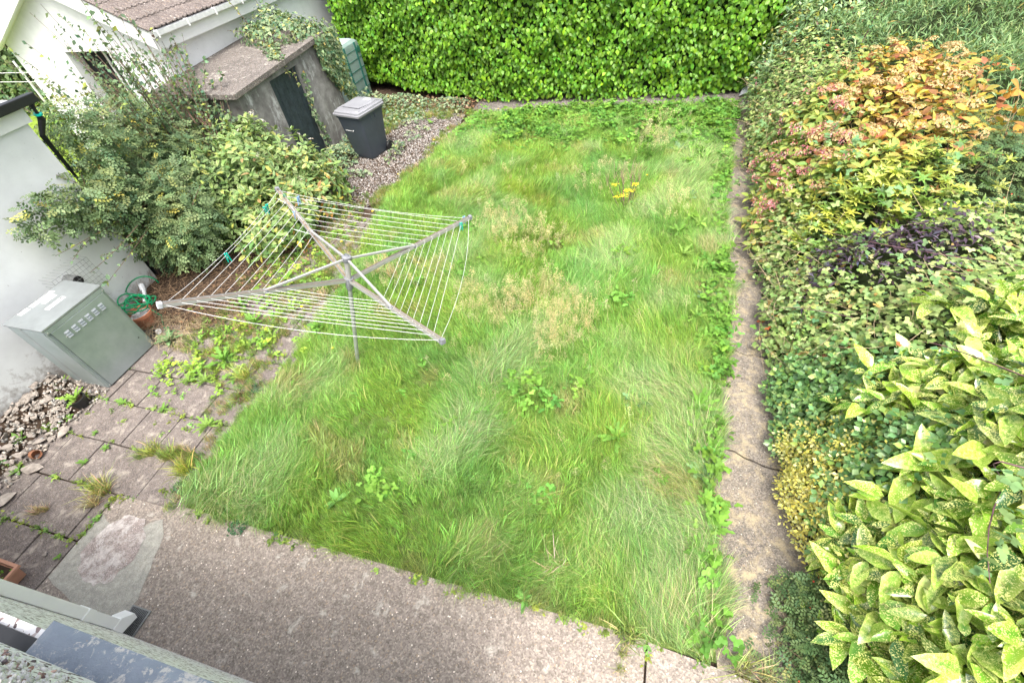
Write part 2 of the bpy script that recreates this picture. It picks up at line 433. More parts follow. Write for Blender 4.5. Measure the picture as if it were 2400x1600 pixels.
def foliage(root, t, P, nrm, tip, size, cols, mat, edge=None, efac=0, parts=0, pname='leaf', sname='foliage', nvar=10, smooth=False):
    """leaves of one plant: those that show largest are objects, the rest one mesh"""
    size = np.broadcast_to(np.asarray(size, float), (len(P),)).copy(); ef = np.broadcast_to(np.asarray(efac, float), (len(P),))
    if parts:
        q = P @ M.T - CAMP @ M.T
        px = FPX*q[:, 0]/q[:, 2]; py = FPX*q[:, 1]/q[:, 2]
        vis = (np.abs(px) < 1190) & (np.abs(py) < 790) & (q[:, 2] > .3)
        key = np.where(vis, size/q[:, 2], 0)*(P[:, 2]*.25+1)*rng.uniform(.8, 1.2, len(P))
        idx = np.argsort(-key)[:parts]
        s, u, n = frames(nrm[idx], tip[idx]); V, F, E = t
        order = np.argsort(cols[idx].sum(1)); grp = np.array_split(order, nvar); 
        inv = wmat(root).inverted()
        for g in grp:
            if len(g) == 0: continue
            c = np.repeat(cols[idx][g].mean(0)[None], len(V), 0)
            if edge is not None:
                w = np.clip((E-.45)*2, 0, 1)[:, None]*ef[idx][g].mean(); c = c*(1-w)+np.asarray(edge)[None]*w
            me = fast(pname, V, F, mat, col=c, link=False, smooth=smooth)
            for j in g:
                o = bpy.data.objects.new(pname, me); COL.objects.link(o); o.parent = root; o.matrix_parent_inverse = inv
                sc = size[idx][j]
                o.matrix_basis = Matrix(((s[j][0]*sc, u[j][0]*sc, n[j][0]*sc, P[idx][j][0]), (s[j][1]*sc, u[j][1]*sc, n[j][1]*sc, P[idx][j][1]),
                                        (s[j][2]*sc, u[j][2]*sc, n[j][2]*sc, P[idx][j][2]), (0, 0, 0, 1)))
        keep = np.ones(len(P), bool); keep[idx] = False
        P, nrm, tip, size, cols, ef = P[keep], nrm[keep], tip[keep], size[keep], cols[keep], ef[keep]
    if len(P) == 0: return None
    o = fast(sname, *spray(t, P, nrm, tip, size, cols, edge, ef)[:2], mat, root, col=spray(t, P, nrm, tip, size, cols, edge, ef)[2], smooth=smooth)
    o['kind'] = 'stuff'
    return o

# ---- geometry-node scatter for what nobody could count
def scatter(name, label, cat_, protos, P, rot, scl, idx, tint, parent=None):
    coll = bpy.data.collections.new(name+'_kinds')
    for p in protos: coll.objects.link(p)
    me = bpy.data.meshes.new(name); me.vertices.add(len(P)); me.vertices.foreach_set('co', np.asarray(P, np.float32).ravel())
    def at(n, typ, key, data):
        a = me.attributes.new(n, typ, 'POINT'); a.data.foreach_set(key, np.asarray(data).ravel())
    at('rot', 'FLOAT_VECTOR', 'vector', np.asarray(rot, np.float32)); at('scl', 'FLOAT', 'value', np.asarray(scl, np.float32))
    at('idx', 'INT', 'value', np.asarray(idx, np.int32))
    c = np.ones((len(P), 4), np.float32); c[:, :3] = tint; at('tint', 'FLOAT_COLOR', 'color', c)
    o = bpy.data.objects.new(name, me); COL.objects.link(o)
    ng = bpy.data.node_groups.new(name, 'GeometryNodeTree')
    ng.interface.new_socket('Geometry', in_out='INPUT', socket_type='NodeSocketGeometry')
    ng.interface.new_socket('Geometry', in_out='OUTPUT', socket_type='NodeSocketGeometry')
    n = ng.nodes; L = ng.links
    gi = n.new('NodeGroupInput'); go = n.new('NodeGroupOutput'); ip = n.new('GeometryNodeInstanceOnPoints'); ci = n.new('GeometryNodeCollectionInfo')
    ci.inputs[0].default_value = coll; ci.inputs[1].default_value = True; ci.inputs[2].default_value = True
    def na(nm, dt):
        a = n.new('GeometryNodeInputNamedAttribute'); a.data_type = dt; a.inputs[0].default_value = nm
        return next(s for s in a.outputs if s.enabled and s.name == 'Attribute')
    er = n.new('FunctionNodeEulerToRotation'); L.new(na('rot', 'FLOAT_VECTOR'), er.inputs[0])
    L.new(gi.outputs[0], ip.inputs['Points']); L.new(ci.outputs[0], ip.inputs['Instance']); ip.inputs['Pick Instance'].default_value = True
    L.new(na('idx', 'INT'), ip.inputs['Instance Index']); L.new(er.outputs[0], ip.inputs['Rotation']); L.new(na('scl', 'FLOAT'), ip.inputs['Scale'])
    L.new(ip.outputs[0], go.inputs[0])
    md = o.modifiers.new('scatter', 'NODES'); md.node_group = ng
    tag(o, label, cat_, None, 'stuff')
    if parent: o.parent = parent
    return o

def proto(name, V, F, mat, col):
    me = fast(name, V, F, mat, col=col, link=False); return bpy.data.objects.new(name, me)

def euler_from_flow(direction, tilt, spin):
    """instance rotations: spin about z, then lean by tilt towards direction (XYZ euler)"""
    out = np.zeros((len(tilt), 3))
    for i in range(len(tilt)):
        ax = Vector((-math.sin(direction[i]), math.cos(direction[i]), 0))
        out[i] = (Matrix.Rotation(tilt[i], 3, ax) @ Matrix.Rotation(spin[i], 3, 'Z')).to_euler()[:]
    return out

def inpoly(x, y, poly):
    r = np.zeros(len(x), bool); n = len(poly)
    for i in range(n):
        x0, y0 = poly[i]; x1, y1 = poly[(i+1) % n]
        c = ((y0 > y) != (y1 > y)) & (x < (x1-x0)*(y-y0)/(y1-y0+1e-12)+x0); r ^= c
    return r

# ================================================================== THE GROUND
g = MB(); g.box((-60, -20, -.9), (40, 60, -.06)); gr = g.build('ground', MT['soil']); tag(gr, 'dark bare soil under the whole garden', None, None, 'structure')
LAWN = [(-4.84, 1.02), (1.07, .97), (1.07, 1.9), (1.10, 2.9), (1.12, 3.7), (1.24, 4.6), (1.35, 5.5), (1.30, 6.8), (1.28, 7.8), (1.40, 9.2), (1.60, 11.2), (1.76, 12.68), (-1.5, 12.42), (-4.6, 11.95), (-4.95, 10.5), (-5.0, 9.2), (-5.35, 7.9), (-5.1, 6.6), (-4.85, 5), (-4.7, 3.6), (-4.78, 2.4)]
l = MB(); l.prism(LAWN, -.05, -.004); tag(l.build('lawn', MT['lawnsoil']), 'soil of the overgrown lawn', None, None, 'structure')
# front concrete, split by one joint as in the photograph
y = MB(); y.prism([(-5.60, -.9), (.47, -.9), (.47, 1.0), (-4.85, 1.03), (-5.60, .97)], -.12, 0)
y = y.build('yard', MT['conc']); tag(y, 'brown aggregate concrete along the front of the lawn', None, None, 'structure')
y = MB(); y.prism([(.49, -.9), (5, -.9), (5, .3), (1.2, .92), (.49, .98)], -.12, .004)
tag(y.build('yard', MT['conc']), 'concrete bay beyond the joint at the lawn corner', None, None, 'structure')
# mortar repair, 4 mm proud, and its worn middle
def blob(pts, z, seed, n=6, amp=.03):
    r = random.Random(seed); out = []
    for i in range(len(pts)):
        a = Vector(pts[i]); b = Vector(pts[(i+1) % len(pts)])
        for k in range(n):
            p = a.lerp(b, k/n); out.append((p.x+r.uniform(-amp, amp), p.y+r.uniform(-amp, amp), z))
    return out
def sheet(name, pts, mat, **k):
    b = bmesh.new(); b.faces.new([b.verts.new(p) for p in pts]); b.normal_update(); bmesh.ops.triangulate(b, faces=b.faces)
    me = bpy.data.meshes.new(name); b.to_mesh(me); b.free(); me.materials.append(mat)
    o = bpy.data.objects.new(name, me); COL.objects.link(o); return o
p = sheet('repair_patch', blob([(-5.59, .35), (-5.58, .03), (-5.2, -.06), (-4.85, -.14), (-4.45, -.06), (-4.42, .1), (-4.52, .38), (-4.66, .72), (-4.80, .84), (-4.90, .80), (-4.98, .72), (-5.15, .64), (-5.40, .66), (-5.57, .74)], .004, 3, 3, .012), MT['patch']); tag(p, 'pale grey mortar repair in the yard concrete', None, None, 'structure')
p = sheet('worn_patch', blob([(-5.45, .30), (-5.25, .13), (-4.98, .1), (-4.84, .2), (-4.78, .44), (-4.86, .66), (-5.0, .80), (-5.3, .80), (-5.40, .58)], .008, 5, 4, .022), MT['patch2']); tag(p, 'flaking pale middle of the mortar repair', None, None, 'structure')
# side path along the border, three cast bays with wandering joints
def edge_pts(xs): return xs
PL = [(1.07, .95), (1.07, 1.9), (1.10, 2.9), (1.12, 3.7), (1.24, 4.6), (1.35, 5.5), (1.30, 6.8), (1.28, 7.8), (1.40, 9.2), (1.60, 11.2), (1.76, 12.6)]
def px_at(yv): return float(np.interp(yv, [q[1] for q in PL], [q[0] for q in PL]))
brk = [.93, 2.95, 4.55, 7.0, 9.7, 12.75]
def jag(yv, seed, off):
    r = random.Random(seed); n_ = 14; x0 = px_at(yv)-.02
    return [(x0+(2.4-x0)*k/n_, yv+off+(.07*math.sin(k*.55+seed)+r.uniform(-.03, .03) if 0 < yv-1 < 11 else 0)) for k in range(n_+1)]
for i in range(5):
    lo = jag(brk[i], i, .010 if i else 0); hi = jag(brk[i+1], i+1, -.010); ys = np.linspace(brk[i], brk[i+1], 9)[1:-1]
    lf = [(px_at(v)-.03+random.uniform(-.02, .02), v) for v in ys[::-1]]
    b0 = MB(); b0.prism(lo+hi[::-1]+lf, -.1, .002+.006*(i % 2))
    o = b0.build('path', MT['path']); tag(o, ['nearest', 'second', 'third', 'fourth', 'farthest'][i]+' cracked concrete bay of the side path', None, None, 'structure')
b0 = MB(); b0.prism([(-4.9, 12.0), (-3, 12.12), (-1, 12.42), (1.84, 12.8), (2.6, 12.8), (2.6, 14.2), (-4.9, 13.4)], -.1, .0)
tag(b0.build('path', MT['roofslab']), 'grey concrete strip at the foot of the hedge', None, None, 'structure')
# crack lines as thin dark gaps are left by the bay joints above

# ---- paving slabs, every slab a piece
pav = bpy.data.objects.new('paving', None); COL.objects.link(pav); tag(pav, 'purple grey concrete paving slabs with weeds in the joints', None, None, 'structure')
pb = MB(); pb.prism([(-8.2, -.8), (-5.62, -.8), (-5.62, .96), (-4.6, 1.0), (-4.6, 7), (-8.2, 7)], -.1, -.04); pb.build('joint_soil', MT['soil'], pav)
rows = [-.65, -.12, .41, .965, 1.52, 2.08, 2.62, 3.15, 3.68, 4.22, 4.76, 5.3, 5.84, 6.4, 6.9]
offs = [.0, .3, .12, .02, .27, -.02, .25, .0, .3, .1, .25, .0, .3, .1]
for r_, (y0, y1) in enumerate(zip(rows, rows[1:])):
    xr = -5.62 if y1 < 1.0 else -4.62
    xs = np.arange(-8.06+offs[r_], xr+.5, .54)
    for a in xs:
        b_ = min(a+.54, xr); 
        if b_-a < .12: continue
        if a < -7.25 and -.2 < y0 < 2.0: 
            if a < -7.6: continue
        if y0 > 3.6 and a < -6.9: continue
        g_ = .007; z = random.uniform(-.006, .006); tl = [random.uniform(-.006, .006) for _ in range(4)]
        m_ = MB(); c4 = [(a+g_, y0+g_), (b_-g_, y0+g_), (b_-g_, y1-g_), (a+g_, y1-g_)]
        j = lambda: random.uniform(-.004, .004)
        top = [Vector((x+j(), y_+j(), z+t)) for (x, y_), t in zip(c4, tl)]
        cx, cy = (a+b_)/2, (y0+y1)/2
        inn = [Vector((cx+(q.x-cx)*.975, cy+(q.y-cy)*.975, q.z+.004)) for q in top]
        low = [Vector((q.x, q.y, -.05)) for q in top]
        m_.loft([low, top, inn]); m_.build('slab', MT['slab'], pav)

# ---- rubble along the white wall: every stone a piece
def hullmesh(name, r, mat, n=13, sq=(1, .8, .5)):
    b = bmesh.new()
    vs = [b.verts.new(Vector((r.gauss(0, 1), r.gauss(0, 1), r.gauss(0, 1))).normalized()*r.uniform(.8, 1.05)) for _ in range(n)]
    q = bmesh.ops.convex_hull(b, input=vs)
    bmesh.ops.delete(b, geom=[v for v in b.verts if not v.link_faces], context='VERTS')
    for v in b.verts: v.co = Vector((v.co.x*sq[0], v.co.y*sq[1], v.co.z*sq[2]))
    bmesh.ops.triangulate(b, faces=b.faces)
    me = bpy.data.meshes.new(name); b.to_mesh(me); b.free(); me.materials.append(mat); return me
sb = bpy.data.objects.new('rubble_bed', None); COL.objects.link(sb); tag(sb, 'broken stones heaped along the foot of the white wall', None, None, 'structure')
rr = random.Random(4); stones = [hullmesh('stone', rr, MT['stone'], 14, (1, rr.uniform(.5, .85), rr.uniform(.2, .38))) for _ in range(12)]
for k in range(298):
    yv = rr.uniform(-.9, 2.22); t = rr.random()
    x = -8.15+t*(1.02 if yv < 1.6 else .85-(yv-1.6)*.4)
    o = bpy.data.objects.new('stone', rr.choice(stones)); COL.objects.link(o); o.parent = sb
    s = rr.uniform(.04, .085)*(1.3 if rr.random() < .25 else 1)
    o.location = (x, yv, .015+.16*(1-t)*rr.uniform(.6, 1.1)); o.scale = (s, s, s)
    o.rotation_euler = (rr.gauss(0, .35), rr.gauss(0, .35), rr.uniform(0, 6.28))
rb = MB(); rb.hull([(-8.2, -1, -.05), (-8.2, 2.3, -.05), (-7.1, -1, -.05), (-7.3, 2.2, -.05), (-8.2, -1, .13), (-8.2, 2.2, .13)]); rb.build('rubble_soil', MT['soil'], sb)
for (x, yv, s, rz) in [(-7.02, .98, .14, .4), (-6.98, .55, .16, 1.2), (-7.1, 1.5, .12, 2), (-7.9, 1.9, .16, .6), (-8.0, 1.6, .2, 1.5)]:
    o = bpy.data.objects.new('stone', stones[3]); COL.objects.link(o); o.parent = sb; o.location = (x, yv, .04); o.scale = (s, s*.8, s*.7); o.rotation_euler = (0, .1, rz)

# ================================================================== WHITE OUTBUILDING (left)
ob = thing('outbuilding', 'white rendered outbuilding at the left with black gutter', 'building', (-8.15, 2, 0))
w = MB(); w.box((-11, -1.5, -.1), (-8.15, 4.38, 3.0)); w.build('wall', MT['white'], ob)
w = MB(); w.box((-11.2, -1.6, 2.86), (-8.10, 4.43, 3.1)); w.build('fascia', MT['upvc'], ob)
w = MB(); w.box((-11.2, -1.6, 3.103), (-8.13, 4.40, 3.14)); w.build('roof', MT['bagm'], ob)
w = MB(); w.box((-8.098, -1.5, 3.05), (-7.98, 4.62, 3.16), bev=.01); gt = w.build('gutter', MT['blackpl'], ob)
w = MB(); w.tube([(-8.04, 4.52, 3.06), (-8.05, 4.52, 2.86), (-8.18, 4.45, 2.66), (-8.20, 4.43, 0)], [.045, .045, .034, .034], 12); dp = w.build('downpipe', MT['blackpl'], ob, smooth=True)
w = MB(); w.tube([(-8.045, 4.52, 2.93), (-8.05, 4.52, 2.91)], .05, 14); w.build('seal', MT['teal'], dp)
# flue: round terminal behind a wire guard
w = MB(); w.tube([(-8.15, 3.33, 1.02), (-7.93, 3.33, 1.02)], .075, 16, False); w.build('flue', MT['iron'], ob)
w = MB(); w.lathe([(.0, 0), (.072, 0), (.072, .01), (0, .01)], (0, 0, 0), 16, Matrix.Translation((-7.94, 3.33, 1.02)) @ Matrix.Rotation(R(90), 4, 'Y')); w.build('flue_shade', MT['dark'], ob)  # near-black disc closes the pipe end; shade inside is painted
w = MB(); X0, X1, Y0, Y1, Z0, Z1 = -8.14, -7.88, 3.05, 3.62, .8, 1.24
for k in range(11):
    t = k/10; yv = Y0+(Y1-Y0)*t; w.tube([(X0, yv, Z0), (X1, yv, Z0), (X1, yv, Z1), (X0, yv, Z1)], .0022, 4)
for k in range(8):
    z = Z0+(Z1-Z0)*k/7; w.tube([(X0, Y0, z), (X1, Y0, z), (X1, Y1, z), (X0, Y1, z)], .0022, 4)
w.build('flue_guard', MT['iron'], ob)

# ================================================================== BOILER CABINET
cb = thing('boiler_cabinet', 'grey green galvanised steel boiler cabinet against the white wall', 'boiler', (-7.47, 2.7, 0))
w = MB(); w.box((-7.82, 2.265, .01), (-7.145, 3.145, 1.165), bev=.004); w.build('casing', MT['galv'], cb)
w = MB(); w.box((-7.835, 2.25, 1.168), (-7.125, 3.16, 1.195), bev=.004); top = w.build('top_panel', MT['galvtop'], cb)
w = MB(); w.box((-7.142, 2.30, .03), (-7.122, 3.11, 1.10), bev=.003); dr = w.build('front_panel', MT['galv'], cb)
w = MB(); w.box((-7.142, 2.265, 1.105), (-7.125, 3.145, 1.163)); w.build('header', MT['galv'], cb)
w = MB(); w.box((-7.55, 2.256, .02), (-7.16, 2.264, 1.13)); w.build('side_panel', MT['galv'], cb)
w = MB(); w.box((-7.1215, 2.299, .03), (-7.1195, 2.303, 1.10)); w.build('seam', MT['dark'], dr)
w = MB(); w.tube([(-7.12, 3.02, .28), (-7.112, 3.02, .28)], .008, 10); w.build('lock', MT['dark'], dr)
w = MB(); w.box((-7.60, 2.2545, .02), (-7.553, 2.2645, 1.165)); w.build('rear_flange', MT['galvtop'], cb)
for c_ in range(6):
    for r_ in range(3):
        yv = 2.44+c_*.105; z = 1.0-r_*.036
        w = MB(); w.hull([(-7.122, yv-.035, z-.012), (-7.122, yv+.035, z-.012), (-7.122, yv-.035, z+.012), (-7.122, yv+.035, z+.012), (-7.108, yv-.028, z-.01), (-7.108, yv+.028, z-.01)])
        w.build('louvre', MT['galvtop'], cb)
MT['paper'] = plain('white_sticker', (.78, .79, .79), .4, 0, .03, 10); MT['ink'] = plain('black_ink', (.03, .03, .035), .5, 0, .1, 10)
def sticker(x0, y0, x1, y1, lines):
    w = MB(); w.box((x0, y0, 1.1955), (x1, y1, 1.1975)); s_ = w.build('sticker', MT['paper'], top)
    return s_
def ink(x0, y0, x1, y1, par):
    w = MB(); w.box((x0, y0, 1.1978), (x1, y1, 1.1986)); return w
for (x0, y0, x1, y1, bars) in [(-7.80, 2.60, -7.71, 2.93, 'warn'), (-7.68, 2.69, -7.60, 2.87, None), (-7.8, 2.44, -7.72, 2.57, None), (-7.50, 2.60, -7.42, 2.86, 'ends')]:
    sticker(x0, y0, x1, y1, None)
    if bars == 'warn':
        w = MB()
        for k in range(9): w.box((x0+.030, y0+.03+k*.03, 1.1978), (x0+.055, y0+.045+k*.03, 1.1986))
        for k in range(2): w.box((x0+.008+k*.008, y0+.02, 1.1978), (x0+.011+k*.008, y1-.03, 1.1986))
        w.box((x1-.02, y1-.03, 1.1978), (x1-.005, y1-.01, 1.1986)); w.build('print', MT['ink'], top)
    if bars == 'ends':
        w = MB(); w.box((x1-.03, y0+.01, 1.1978), (x1-.015, y0+.04, 1.1986)); w.build('print', MT['ink'], top); w = MB(); w.box((x0+.01, y1-.05, 1.1978), (x0+.03, y1-.01, 1.1986)); w.build('print', MT['ink'], top)
for (x, yv, z) in [(-7.115, 2.285, 1.13), (-7.115, 3.125, 1.13), (-7.118, 2.29, .05), (-7.118, 3.12, .05), (-7.118, 3.12, .12), (-7.118, 2.4, .95)]:
    w = MB(); w.lathe([(.009, 0), (.009, .004), (.004, .006)], (0, 0, 0), 8, Matrix.Translation((x-.006, yv, z)) @ Matrix.Rotation(R(90), 4, 'Y')); w.build('screw', MT['alu'], cb)
for k in range(6):
    w = MB(); w.lathe([(.008, 0), (.008, .004), (.003, .005)], (0, 0, 0), 8, Matrix.Translation((-7.77+k*.11, 2.256, .05)) @ Matrix.Rotation(R(90), 4, 'X')); w.build('screw', MT['alu'], cb)

# ================================================================== OWN EXTENSION (bottom left)
ex = thing('house_extension', 'white pebbledashed house wall with slate blue coping below the window', 'building', (-3, -.5, 0))
w = MB(); w.box((-12, -.75, -.1), (-.45, -.168, 2.47)); w.build('wall', MT['dash'], ex)
w = MB(); w.hull([(-2.46, -.132, 2.475), (-.5, -.132, 2.475), (-2.46, -.125, 2.50), (-.5, -.125, 2.50), (-2.40, -.16, 2.525), (-.5, -.16, 2.525), (-2.46, -.74, 2.56), (-.5, -.74, 2.56), (-2.46, -.74, 2.475), (-.5, -.74, 2.475)]); w.build('coping', MT['coping'], ex)
w = MB(); w.box((-12, -.73, 2.472), (-2.463, -.205, 2.50)); w.build('flat_roof', MT['blackpl'], ex)
w = MB(); w.hull([(-1.04, -.11, 3.9), (-.70, -.108, 3.9), (-1.3, -.4, 3.9), (-.5, -.4, 3.9), (-1.08, -.13, 3.2), (-.7, -.13, 3.2), (-1.3, -.4, 3.2), (-.5, -.4, 3.2)]); 
# downpipe with collar and shoe over the gully
w.b.free()
w = MB(); w.box((-4.355, -.163, .16), (-4.245, -.075, 2.4), bev=.008); w.build('downpipe', MT['upvc'], ex)
w = MB(); w.box((-4.362, -.166, .52), (-4.238, -.069, .60), bev=.004); w.build('pipe_collar', MT['upvc'], ex)
w = MB(); w.hull([(-4.36, -.166, .22), (-4.24, -.166, .22), (-4.36, -.068, .22), (-4.24, -.068, .22), (-4.36, -.166, .10), (-4.24, -.166, .10), (-4.36, -.02, .06), (-4.24, -.02, .06), (-4.36, .0, .12), (-4.24, .0, .12)]); w.build('pipe_shoe', MT['upvc'], ex)
# window jamb of the upper wall, right by the camera
up = thing('upper_wall', 'rough pebbledashed wall edge close to the camera at bottom left', 'wall', (-1, -.5, 3.0))
w = MB(); w.hull([(-2.6, -.25, 2.6), (-.5, -.25, 2.6), (-2.6, -.27, 3.3), (-.5, -.27, 3.3), (-2.6, -.9, 2.6), (-.5, -.9, 2.6), (-2.6, -.9, 3.3), (-.5, -.9, 3.3)]); w.build('render', MT['dash'], up)
# gully
gl = thing('drain_gully', 'rectangular steel drain grating in the concrete below the white downpipe', 'drain', (-4.3, -.06, 0))
w = MB()
for a, b_ in (((-4.42, -.2), (-4.405, .06)), ((-4.2, -.2), (-4.185, .06)), ((-4.405, -.2), (-4.2, -.187)), ((-4.405, .047), (-4.2, .06))): w.box((a[0], a[1], .003), (b_[0], b_[1], .012))
w.build('frame', MT['iron'], gl)
w = MB(); w.box((-4.405, -.187, .001), (-4.2, .047, .003)); w.build('pit_shade', MT['dark'], gl)  # near-black plate under the bars; shade of the pit is painted
for k in range(11):
    w = MB(); x = -4.395+k*.0185; w.box((x, -.185, .0035), (x+.006, .045, .0095)); w.build('bar', MT['iron'], gl)
w = MB(); w.box((-4.405, -.075, .0097), (-4.2, -.069, .0112)); w.build('cross_bar', MT['iron'], gl)
# trough planter
tp = thing('trough_planter', 'terracotta trough planter on the paving at the left edge', 'planter', (-6.3, -.12, 0))
def rect(x0, x1, y0, y1, z): return [Vector((x0, y0, z)), Vector((x1, y0, z)), Vector((x1, y1, z)), Vector((x0, y1, z))]
w = MB(); w.loft([rect(-6.72, -5.86, -.22, .0, .005), rect(-6.77, -5.83, -.25, .03, .17), rect(-6.79, -5.80, -.27, .05, .17), rect(-6.79, -5.80, -.27, .05, .2), rect(-6.76, -5.83, -.24, .02, .2), rect(-6.74, -5.85, -.23, .01, .13)]); w.build('pot', MT['terra2'], tp)
w = MB(); w.box((-6.74, -.22, .12), (-5.86, 0, .15)); w.build('compost', MT['soil'], tp)
n = 160; P = np.c_[rng.uniform(-6.72, -5.88, n), rng.uniform(-.21, -.01, n), rng.uniform(.155, .2, n)]
foliage(tp, OV, P, rng.normal(0, .4, (n, 3))+[0, 0, 1], rng.normal(0, 1, (n, 3)), rng.uniform(.02, .04, n), hsv_var((.16, .32, .03), n), MT['leaf'], sname='seedlings')

# ================================================================== NEIGHBOUR'S GABLED GARAGE
nb = thing('garage', 'white gabled garage with brown tiled roof and white gutter', 'building', (-12.2, 9, 0))
w = MB()
Yg, XL, XR = 8.5, -14.35, -10.0
# gable front with a deep opening: built from pieces butted end to end
w.box((XL, Yg, -.1), (-12.73, Yg+.28, 2.595)); w.box((-11.5, Yg, -.1), (XR, Yg+.28, 2.595)); 
w.prism([(0, 0)], 0, 0) if False else None
b = w.b
def slabp(poly, y0, y1):
    a = [b.verts.new((x, y0, z)) for x, z in poly]; c = [b.verts.new((x, y1, z)) for x, z in poly]; k = len(poly)
    b.faces.new(a); b.faces.new(c[::-1])
    for i in range(k): b.faces.new((a[i], c[i], c[(i+1) % k], a[(i+1) % k]))
slabp([(XL, 2.597), (XR, 2.597), (XR, 2.86), (-12.18, 3.86), (XL, 2.86)], Yg, Yg+.28)
w.build('gable_wall', MT['white2'], nb)
w = MB(); w.box((XR-.28, Yg+.282, -.1), (XR, 16, 2.62)); w.build('side_wall', MT['white2'], nb)
w = MB(); w.box((XL, Yg+.282, -.1), (XL+.28, 16, 2.62)); w.build('side_wall', MT['white2'], nb)
w = MB(); w.box((-12.73, Yg+.30, -.1), (-11.5, Yg+.34, 2.595)); w.build('door', MT['dark'], nb)  # dark panel filling the opening; its unlit interior is painted on
w = MB(); w.box((-12.05, Yg+.285, 0), (-11.98, Yg+.299, 2.595)); w.box((-12.73, Yg+.285, 2.53), (-11.5, Yg+.299, 2.59)); w.build('door_frame', MT['upvcd'], nb)
# bargeboard and soffit on the verge
sl = .478
def bar_piece(x0, z0, x1, z1, d, ya, yb):
    w = MB(); b2 = w.b
    q = [(x0, z0), (x1, z1), (x1, z1-d), (x0, z0-d)]
    a = [b2.verts.new((x, ya, z)) for x, z in q]; c = [b2.verts.new((x, yb, z)) for x, z in q]
    b2.faces.new(a); b2.faces.new(c[::-1])
    for i in range(4): b2.faces.new((a[i], c[i], c[(i+1) % 4], a[(i+1) % 4]))
    return w
bar_piece(-9.78, 2.93, -12.2, 4.09, .3, 8.27, 8.30).build('bargeboard', MT['upvc'], nb)
bar_piece(-14.6, 2.93, -12.2, 4.09, .3, 8.27, 8.30).build('bargeboard', MT['upvc'], nb)
bar_piece(-9.78, 2.70, -12.2, 3.86, .02, 8.302, 8.498).build('soffit', MT['upvc'], nb)
bar_piece(-14.6, 2.70, -12.2, 3.86, .02, 8.302, 8.498).build('soffit', MT['upvc'], nb)
w = MB(); w.box((-9.998, 8.302, 2.64), (-9.80, 16, 2.66)); w.build('soffit', MT['upvc'], nb)
w = MB(); w.box((-9.80, 8.27, 2.62), (-9.775, 16, 2.93)); w.build('fascia', MT['upvc'], nb)
w = MB()
prof = [(-9.772, 2.955), (-9.772, 2.87), (-9.74, 2.84), (-9.69, 2.84), (-9.66, 2.87), (-9.66, 2.955), (-9.672, 2.955), (-9.675, 2.875), (-9.70, 2.855), (-9.74, 2.855), (-9.758, 2.875), (-9.76, 2.955)]
w.loft([[Vector((x, yv, z)) for x, z in prof] for yv in (8.24, 16)]); w.build('gutter', MT['upvcd'], nb)
w = MB(); w.box((-9.757, 8.25, 2.86), (-9.678, 15.9, 2.90)); w.build('gutter_silt', MT['soil'], nb)
for yv in (8.32, 9.15, 10.0, 10.9, 11.8, 12.8):
    w = MB(); w.box((-9.78, yv, 2.83), (-9.652, yv+.035, 2.965), bev=.005); w.build('gutter_clip', MT['upvc'], nb)
# roof: under-sheet and interlocking tiles, each a piece
bar_piece(-9.80, 2.95, -12.2, 4.10, .05, 8.32, 16).build('underlay', MT['dark'], nb)
bar_piece(-14.6, 2.95, -12.2, 4.10, .05, 8.32, 16).build('underlay', MT['dark'], nb)
MT['tile'] = concrete('brown_roof_tile', (.19, .165, .155), (.10, .086, .08), (.28, .25, .235), 70, .02, .5)
rt = bpy.data.objects.new('roof', None); COL.objects.link(rt); rt.parent = nb; rt.matrix_parent_inverse = wmat(nb).inverted()
tw, tl, th_ = .30, .40, .018
tpf = [(0, .004), (.02, .004), (.04, .026), (.06, .026), (.085, .006), (.14, .006), (.16, .026), (.18, .026), (.205, .006), (.27, .006), (.29, .02), (.30, .02)]
def tile_mesh():
    w = MB(); rings = []
    for u, zz in ((0, .02), (tl, .0)):
        rings.append([Vector((-u*math.cos(math.atan(sl)), yy, u*math.sin(math.atan(sl))+z+zz+.0)) for yy, z in tpf]+[Vector((-u*math.cos(math.atan(sl)), yy, u*math.sin(math.atan(sl))+z+zz-.022)) for yy, z in tpf[::-1]])
    w.loft(rings); o = w.build('tile', MT['tile'], None); me = o.data; bpy.data.objects.remove(o); return me
tm = tile_mesh()
for r_ in range(8):
    u = r_*.345
    for k in range(22 if r_ < 6 else 10):
        o = bpy.data.objects.new('roof_tile', tm); COL.objects.link(o); o.parent = rt
        o.location = (-9.74-u*math.cos(math.atan(sl)), 8.23+k*.298, 2.965+u*math.sin(math.atan(sl))+random.uniform(-.003, .003)); o.rotation_euler = (0, random.uniform(-.008, .008), random.uniform(-.006, .006))
w = MB(); w.tube([(-12.25, 8.2, 4.16), (-12.25, 16, 4.16)], .11, 10); w.build('ridge', MT['tile'], rt)
# far bay of roof tiles is out of view above the frame; rear half of the roof
bar_piece(-14.62, 2.99, -12.2, 4.15, .03, 8.25, 16).build('rear_slope', MT['tile'], rt)

